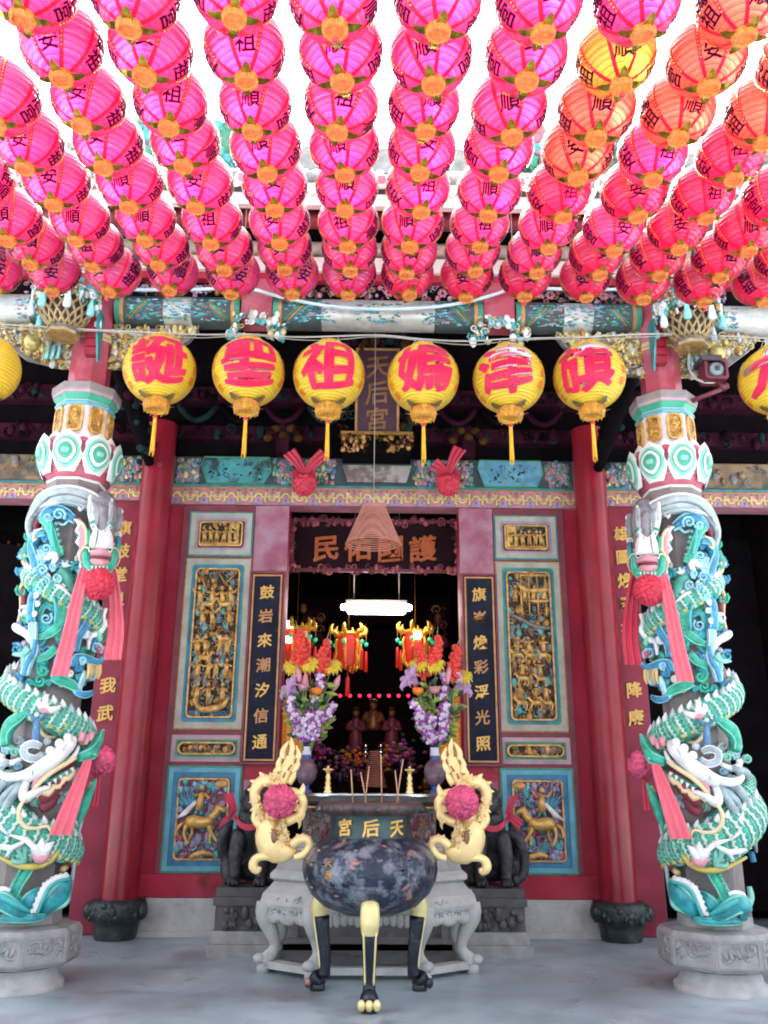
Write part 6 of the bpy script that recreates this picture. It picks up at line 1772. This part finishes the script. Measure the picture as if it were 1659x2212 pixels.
for px, side in ((708, 'left'), (885, 'right')):
    p = at(px, 1707, 7.45); b = MB()
    b.lathe([(.034, 0), (.036, .012), (.024, .03), (.03, .045), (.018, .06), (.026, .08), (.016, .10), (.024, .125), (.014, .145), (.018, .17), (.044, .185), (.046, .195), (.012, .197), (.010, .215)], 20, 'brass_candle', c=(p.x, 7.45, TZ))
    finish(b, 'candlestick', 'gold turned candlestick on the altar beside the %s vase' % side, 'candlestick', 'candlesticks on the altar')

# ------------------------------------------------------------------ bronze lions on stone pedestals
for sd in (-1, 1):
    side = 'left' if sd < 0 else 'right'
    cx = AX+sd*1.10
    t = empty('pedestal', (cx, 8.45, 0), 'stepped grey stone pedestal under the %s bronze lion' % side, 'pedestal', 'lion pedestals')
    m = MB()
    for hw, z0, z1 in ((.30, 0, .10), (.28, .10, .20), (.25, .20, .40), (.27, .40, .47), (.25, .47, .545)): m.box(-hw, hw, -hw*1.05, hw*1.05, z0, z1-.002, 'stone_dark' if z0 > .15 else 'stone_grey')
    relief(m, lambda u, v, w: (u, -.279-w, v), lambda u, v: True, (-.2, .2, .23, .37), 26, ['stone_dark'], .07, random.Random(4), .004)
    m.build('block', t)
    t = empty('stone_lion', (cx, 8.45, .543), 'black bronze guardian lion seated on its pedestal at the %s of the altar' % side, 'lion statue', 'bronze lions by the altar'); t.scale = (.9, .9, .93)
    m = MB(); Lm = 'lion_bronze'; s = -sd     # the head turns towards the doorway
    m.tube([(0, .16, .03), (0, .18, .2), (-s*.01, .08, .40), (s*.0, -.04, .56), (s*.01, -.08, .68)], [.14, .19, .17, .15, .13], Lm, n=16, k=4)
    for d in (-1, 1):
        m.tube([(d*.10, -.08, .48), (d*.13, -.14, .30), (d*.125, -.17, .12), (d*.125, -.17, .04)], [.09, .075, .055, .06], Lm, n=12, k=3)
        m.ball((d*.125, -.21, .045), (.065, .09, .045), Lm, 12, 8)
        for k in range(3): m.ball((d*.125+(k-1)*.038, -.275, .035), (.02, .03, .025), Lm, 8, 6)
        m.tube([(d*.14, .18, .20), (d*.21, .08, .16), (d*.20, -.02, .06), (d*.19, -.08, .04)], [.12, .11, .07, .055], Lm, n=12, k=3)
    m.build('body', t)
    m = MB()
    hc = Vector((s*.05, -.16, .76))
    m.ball(hc, (.135, .145, .125), Lm, 16, 10)
    m.ball(hc+Vector((s*.05, -.12, -.03)), (.085, .075, .06), Lm, 14, 8); m.ball(hc+Vector((s*.06, -.10, -.10)), (.07, .07, .03), Lm, 12, 6)
    m.ball(hc+Vector((s*.07, -.185, .0)), (.035, .025, .022), Lm, 8, 6)
    for d in (-1, 1):
        m.ball(hc+Vector((s*.03+d*.055, -.12, .045)), .026, Lm, 8, 6); m.tube([hc+Vector((s*.03+d*.02, -.13, .07)), hc+Vector((s*.03+d*.09, -.11, .085))], .018, Lm, n=6)
        m.ball(hc+Vector((d*.12, .0, .07)), (.03, .02, .045), Lm, 8, 6)
    for i in range(44):
        a = i*2.4; e = -.6+1.9*i/44
        q = Vector((math.cos(e)*math.cos(a), abs(math.cos(e)*math.sin(a))*.9+.05, math.sin(e)))
        m.ball(hc+Vector((q.x*.14, q.y*.14+.01, q.z*.14)), .036, Lm, 7, 5)
    m.build('head', t)
    m = MB(); m.tube([(sd*.12, .24, .08), (sd*.26, .22, .18), (sd*.31, .16, .36), (sd*.27, .14, .50), (sd*.22, .12, .58)], [.05, .06, .07, .06, .015], Lm, n=10, k=3)
    if sd > 0: m.tube([(.18, -.05, .50), (.28, -.08, .42), (.33, -.09, .26), (.30, -.10, .10), (.20, -.12, .05)], [.05, .055, .05, .05, .05], Lm, n=10, k=3)
    m.build('tail', t)
    m = MB(); ribbon(m, [(-.20, -.05, .66), (-.10, -.19, .56), (0, -.22, .53), (.10, -.19, .56), (.20, -.05, .66)], .06, .06, 'satin_red', (0, .3, 1), fold=.12)
    ribbon(m, [(sd*.17, -.10, .66), (sd*.22, -.14, .62), (sd*.30, -.14, .56)], .05, .11, 'satin_red', (.5, 0, 1), fold=.2)
    ribbon(m, [(sd*.17, -.10, .66), (sd*.20, -.12, .74), (sd*.24, -.12, .84)], .05, .10, 'satin_red', (1, 0, .2), fold=.2)
    m.build('ribbon', t)

# ------------------------------------------------------------------ inside the hall
p = at(813, 1312, 11.2)
t = empty('ceiling_lamp', p, 'lit white fluorescent lamp with two tubes hanging in the dark hall', 'lamp')
m = MB(); m.tube([(-.47, 0, 0), (-.465, 0, 0), (-.44, 0, 0), (.44, 0, .0), (.465, 0, 0), (.47, 0, 0)], [.012, .03, .042, .042, .03, .012], 'lamp_glow', n=12); m.build('tube', t)
m = MB(); m.tube([(-.38, -.10, -.075), (-.37, -.10, -.075), (-.35, -.1, -.075), (.35, -.10, -.075), (.37, -.1, -.075), (.38, -.1, -.075)], [.01, .028, .038, .038, .028, .01], 'lamp_glow', n=12); m.build('tube', t)
m = MB(); m.box(-.40, .40, -.05, .10, .05, .09, 'frame_grey'); m.tube([(-.3, 0, .09), (-.3, 0, 2.3)], .008, 'wire_grey', n=5); m.tube([(.3, 0, .09), (.3, 0, 2.3)], .008, 'wire_grey', n=5); m.build('fixture', t)
for px, py, nm in ((752, 1405, 'middle of three, below the fluorescent lamp'), (897, 1400, 'rightmost of three, with a glaring bulb'), (640, 1395, 'leftmost of three, behind the left bouquet')):
    p = at(px, py, 11.4 if px != 640 else 11.0)
    t = empty('palace_lantern', p, 'lit red and gold palace lantern inside the hall, '+nm, 'lantern', 'palace lanterns inside the hall'); t.scale = (.86, .86, .9)
    m = MB(); m.lathe([(.13, -.22), (.17, -.05), (.18, .14), (.15, .24)], 6, 'palace_red', smooth=False); m.build('body', t)
    m = MB()
    for k in range(6):
        a = 2*PI*k/6+.3; P = lambda r, z: (r*math.cos(a), r*math.sin(a), z)
        m.tube([P(.16, .20), P(.22, .27), P(.27, .25), P(.28, .33), P(.24, .38)], [.02, .035, .035, .028, .008], 'palace_gold', n=6, k=2)
        m.tube([P(.18, .16), P(.20, .06), P(.18, -.06), P(.21, -.16), P(.17, -.26)], [.015, .025, .02, .03, .01], 'palace_gold', n=6, k=2)
        m.tube([P(.15, -.22), P(.13, -.30)], [.02, .01], 'palace_gold', n=5)
    m.lathe([(.17, .22), (.18, .24), (.15, .27)], 6, 'palace_gold', smooth=False); m.tube([(0, 0, .27), (0, 0, 2.4)], .008, 'soot_shade_gold', n=5)
    m.build('gilt_frame', t)
    for k in range(6):
        a = 2*PI*k/6+.3; m = MB(); q = Vector((.29*math.cos(a), .29*math.sin(a), .10))
        m.tube([q+Vector((0, 0, .2)), q], .003, 'palace_gold', n=4); m.ball(q, .033, 'jade_bead', 10, 6)
        m.tube([q+Vector((0, 0, -.10)), q+Vector((0, 0, -.13)), q+Vector((0, 0, -.40))], [.01, .022, .026], 'palace_red', n=8); m.build('tassel', t)
    m = MB(); m.tube([(0, 0, -.24), (0, 0, -.38), (0, 0, -.40), (0, 0, -.66)], [.006, .006, .03, .034], 'palace_red', n=8); m.build('tassel', t)
    if px > 850: m = MB(); m.ball((.03, -.19, .16), .06, 'bulb_glow', 12, 8); m.build('bulb', t)
    if px < 700:
        m = MB(); m.tube([(-.10, -.2, .10), (-.10, -.2, .02)], [.04, .05], 'bulb_glow', n=10); m.box(-.15, -.04, -.22, -.2, .22, .32, 'sign_glow'); m.build('bulb', t)
t = empty('light_string', at(790, 1502, 14.0), 'row of small red lights over the dark inner shrine', 'lights')
for i in range(11):
    m = Sh(t.location); m.ball(at(672+21*i, 1503, 14.0), .028, 'led_red', 10, 6); m.build('light_bulb', t)
m = Sh(t.location); m.tube([at(660, 1499, 14.02), at(900, 1499, 14.02)], .012, 'soot_shade_wood', n=5); m.build('cord', t)
for px, side in ((618, 'left'), (990, 'right')):
    p = at(px, 1660, 10.8); b = MB(); top = at(px, 1530, 10.8).z
    b.lathe([(.26, 0), (.26, p.z-.06)], 12, 'interior_wall', c=(p.x, 10.8, 0), smooth=False)
    b.lathe([(.25, p.z-.05), (.24, p.z), (.14, top), (.02, top+.25)], 12, 'tower_gold', c=(p.x, 10.8, 0), smooth=False)
    n = 17
    for j in range(n):
        z = p.z+(top-p.z)*j/n; r = .245-.10*j/n
        for k in range(20):
            a = 2*PI*k/20; b.ball((p.x+r*math.cos(a), 10.8+r*math.sin(a), z), (.022, .022, .016), 'tower_gold', 5, 4)
    finish(b, 'lamp_tower', 'gold tiered prayer lamp tower inside the hall beside the %s vase' % side, 'lamp tower', 'prayer lamp towers')
for px, py, w_, nm in ((768, 1585, .7, 'left'), (846, 1585, .7, 'right')):
    p = at(px, py, 13.6)
    t = empty('attendant_statue', p, 'small dark red robed attendant statue at the %s of the deity' % nm, 'statue', 'attendant statues in the shrine')
    m = MB(); m.tube([(0, 0, -.30), (0, 0, -.1), (0, 0, .16), (0, 0, .24)], [.12, .11, .08, .05], 'maroon_wood', n=12, k=2)
    for d in (-1, 1): m.tube([(d*.07, 0, .18), (d*.12, -.05, .06), (d*.02, -.11, .08)], [.045, .05, .03], 'maroon_wood', n=8, k=2)
    m.ball((0, -.02, .30), (.055, .055, .065), 'statue_gold', 12, 8); m.tube([(0, -.01, .33), (0, 0, .40)], [.065, .04], 'soot_shade_gold', n=10); m.build('body', t)
    m = MB(); m.box(-.2, .2, -.18, .2, -p.z, -.30, 'soot_shade_plum'); m.build('stand', t)
sh = empty('shrine', (at(806, 1560, 14.5).x, 14.5, 0), 'dark inner shrine with carved dim gold frame deep in the hall', 'shrine')
m = MB(); m.box(-1.3, 1.3, -.3, .6, 0, 1.5, 'soot_shade_wood'); m.box(-1.2, -.9, -.1, .5, 1.5, 4.0, 'soot_shade_plum'); m.box(.9, 1.2, -.1, .5, 1.5, 4.0, 'soot_shade_plum'); m.box(-1.3, 1.3, -.1, .5, 4.0, 4.5, 'soot_shade_wood'); m.box(-.9, .9, .4, .5, 1.5, 4.0, 'black_void')
m.build('cabinet', sh)
m = MB(); rg = random.Random(77)
for a, b_ in ((-1.2, -.9), (.9, 1.2)):
    m = MB(); m.box(a, b_, -.125, -.105, 1.55, 4.25, 'soot_shade_plum'); relief(m, lambda u, v, w: (u, -.11-w, v), lambda u, v: True, (a, b_, 1.5, 4.3), 80, ['gold_dark', 'maroon_wood', 'soot_shade_gold', 'soot_shade_wood'], .14, rg, .01); m.build('carving', sh)
m = MB(); m.box(-1.2, 1.2, -.32, -.302, .95, 1.45, 'soot_shade_plum'); relief(m, lambda u, v, w: (u, -.31-w, v), lambda u, v: True, (-1.2, 1.2, .9, 1.5), 110, ['gold_dark', 'maroon_wood', 'soot_shade_gold'], .14, rg, .01); m.build('carving', sh)
p = at(806, 1572, 13.9)
t = empty('deity_statue', (p.x, 13.9, p.z), 'small gilded seated deity statue with crown before the inner shrine', 'statue')
m = MB(); m.tube([(0, 0, -.05), (0, 0, .10), (0, 0, .22), (0, 0, .27)], [.13, .12, .09, .05], 'statue_gold', n=12, k=2)
for d in (-1, 1): m.tube([(d*.08, 0, .22), (d*.14, -.04, .12), (d*.04, -.10, .10)], [.05, .05, .035], 'statue_gold', n=8, k=2)
m.ball((0, -.02, .33), (.06, .06, .07), 'statue_gold', 12, 8); m.build('body', t)
m = MB(); m.tube([(0, -.01, .37), (0, 0, .41), (0, .01, .45)], [.07, .075, .05], 'soot_shade_gold', n=10)
for k in range(7): m.ball((-.06+.02*k, -.06, .42+.02*math.sin(k*.52)), .014, 'chrome', 6, 4)
m.build('crown', t)
m = MB(); m.box(-.5, .5, -.25, .3, -p.z, -.05, 'soot_shade_wood'); m.build('stand', t)
for i, (px, py, s_, mm) in enumerate(((690, 1620, .8, 'cut_flower_pink'), (868, 1622, .8, 'cut_flower_pink'), (735, 1650, 1.0, 'cut_flower_pink'), (872, 1655, 1.0, 'cut_flower_pink'), (764, 1640, .9, 'rose_orange'), (845, 1640, .9, 'rose_orange'), (760, 1680, .8, 'cut_flower_pink'), (850, 1684, .8, 'cut_flower_pink'))):
    p = at(px, py, 12.2+.15*i); b = MB(); rg = random.Random(90+i)
    where = ['far left', 'far right', 'left', 'right', 'inner left', 'inner right', 'low left', 'low right'][i]
    for k in range(40):
        q = Vector((rg.gauss(0, .12)*s_, rg.gauss(0, .08)*s_, rg.gauss(0, .10)*s_))
        b.ball(p+q, (.035, .03, .025), rg.choice([mm, mm, 'orchid_purple', 'leaf_dark', 'lily_pink' if mm != 'rose_orange' else 'mum_yellow']), 6, 4)
    b.tube([p-Vector((0, 0, .1)), (p.x, p.y, p.z-.3)], [.05, .06], 'vase_indigo', n=8); b.tube([(p.x, p.y, p.z-.3), (p.x, p.y, 0)], [.25, .25], 'interior_wall', n=6)
    finish(b, 'altar_flowers', 'dim %s cluster of offering flowers inside the hall, %s of the inner altar' % ('orange' if mm == 'rose_orange' else 'pink', where), 'flowers', 'offering flowers inside the hall')
p = at(808, 1700, 11.6); b = MB(); pts = []
zt = at(808, 1622, 11.6).z
for i in range(361):
    f_ = i/360; a = f_*2*PI*18; pts.append((p.x+(.06+.10*f_)*math.cos(a), 11.6+(.06+.10*f_)*math.sin(a), zt+(p.z-zt)*f_))
b.tube(pts, .007, 'incense_red', n=4)
finish(b, 'incense_coil', 'small reddish incense coil stack inside the hall behind the burner sticks', 'incense coil')
for px, side in ((790, 'left'), (823, 'right')):
    p = at(px, 1612, 13.2); b = MB(); b.ball(p, .06, 'chrome', 12, 8); b.tube([p, (p.x, p.y, p.z-.25)], [.03, .06], 'chrome', n=8)
    finish(b, 'metal_bowl', 'small shiny metal vessel before the deity statue, %s one of two' % side, 'vessel', 'metal vessels before the deity')
# big dark drum in the left bay
c = at(2, 1330, 10.0); b = MB()
b.lathe([(.78, -.35), (.86, -.2), (.88, 0), (.86, .2), (.78, .35)], 40, 'soot_shade_wood', c=c, M=Matrix(((1, 0, 0), (0, 0, 1), (0, 1, 0))))
for k in range(40):
    a = 2*PI*k/40; b.ball((c.x+.8*math.cos(a), c.y-.36, c.z+.8*math.sin(a)), .022, 'soot_shade_gold', 6, 4)
for d in (-.5, .5): b.box(c.x+d-.06, c.x+d+.06, c.y-.1, c.y+.1, 0, c.z-.7, 'soot_shade_wood')
finish(b, 'temple_drum', 'large dark round drum on a stand in the left side bay', 'drum')

# ------------------------------------------------------------------ light and render settings
SUN_EL, SUN_AZ = R(49), R(-3)          # the sun stands high beyond the roof, a little to the right
w = bpy.data.worlds.new('World'); sc.world = w; w.use_nodes = True
nt = w.node_tree; bg = nt.nodes['Background']
sky = nt.nodes.new('ShaderNodeTexSky'); sky.sky_type = 'NISHITA'; sky.sun_disc = False
sky.sun_elevation = SUN_EL; sky.sun_rotation = SUN_AZ; sky.dust_density = 9.0; sky.air_density = .8; sky.ozone_density = .3
hs = nt.nodes.new('ShaderNodeHueSaturation'); hs.inputs['Saturation'].default_value = .45      # hazy, washed-out sky
nt.links.new(sky.outputs[0], hs.inputs['Color']); nt.links.new(hs.outputs[0], bg.inputs[0]); bg.inputs[1].default_value = .15
sl = bpy.data.lights.new('sun', 'SUN'); sl.energy = 4.5; sl.angle = R(.5); sl.color = (1, .93, .82)
so = bpy.data.objects.new('sun', sl); COL.objects.link(so)
d = Vector((math.sin(SUN_AZ)*math.cos(SUN_EL), math.cos(SUN_AZ)*math.cos(SUN_EL), math.sin(SUN_EL)))
so.rotation_euler = d.to_track_quat('Z', 'Y').to_euler()
sc.view_settings.view_transform = 'Standard'; sc.view_settings.look = 'None'
sc.view_settings.exposure = 2.95; sc.view_settings.gamma = 1.0
sc.cycles.max_bounces = 10; sc.cycles.diffuse_bounces = 6; sc.cycles.transmission_bounces = 8
sc.cycles.use_denoising = True
sc.cycles.filter_width = 1.9
sc.cycles.sample_clamp_indirect = 8
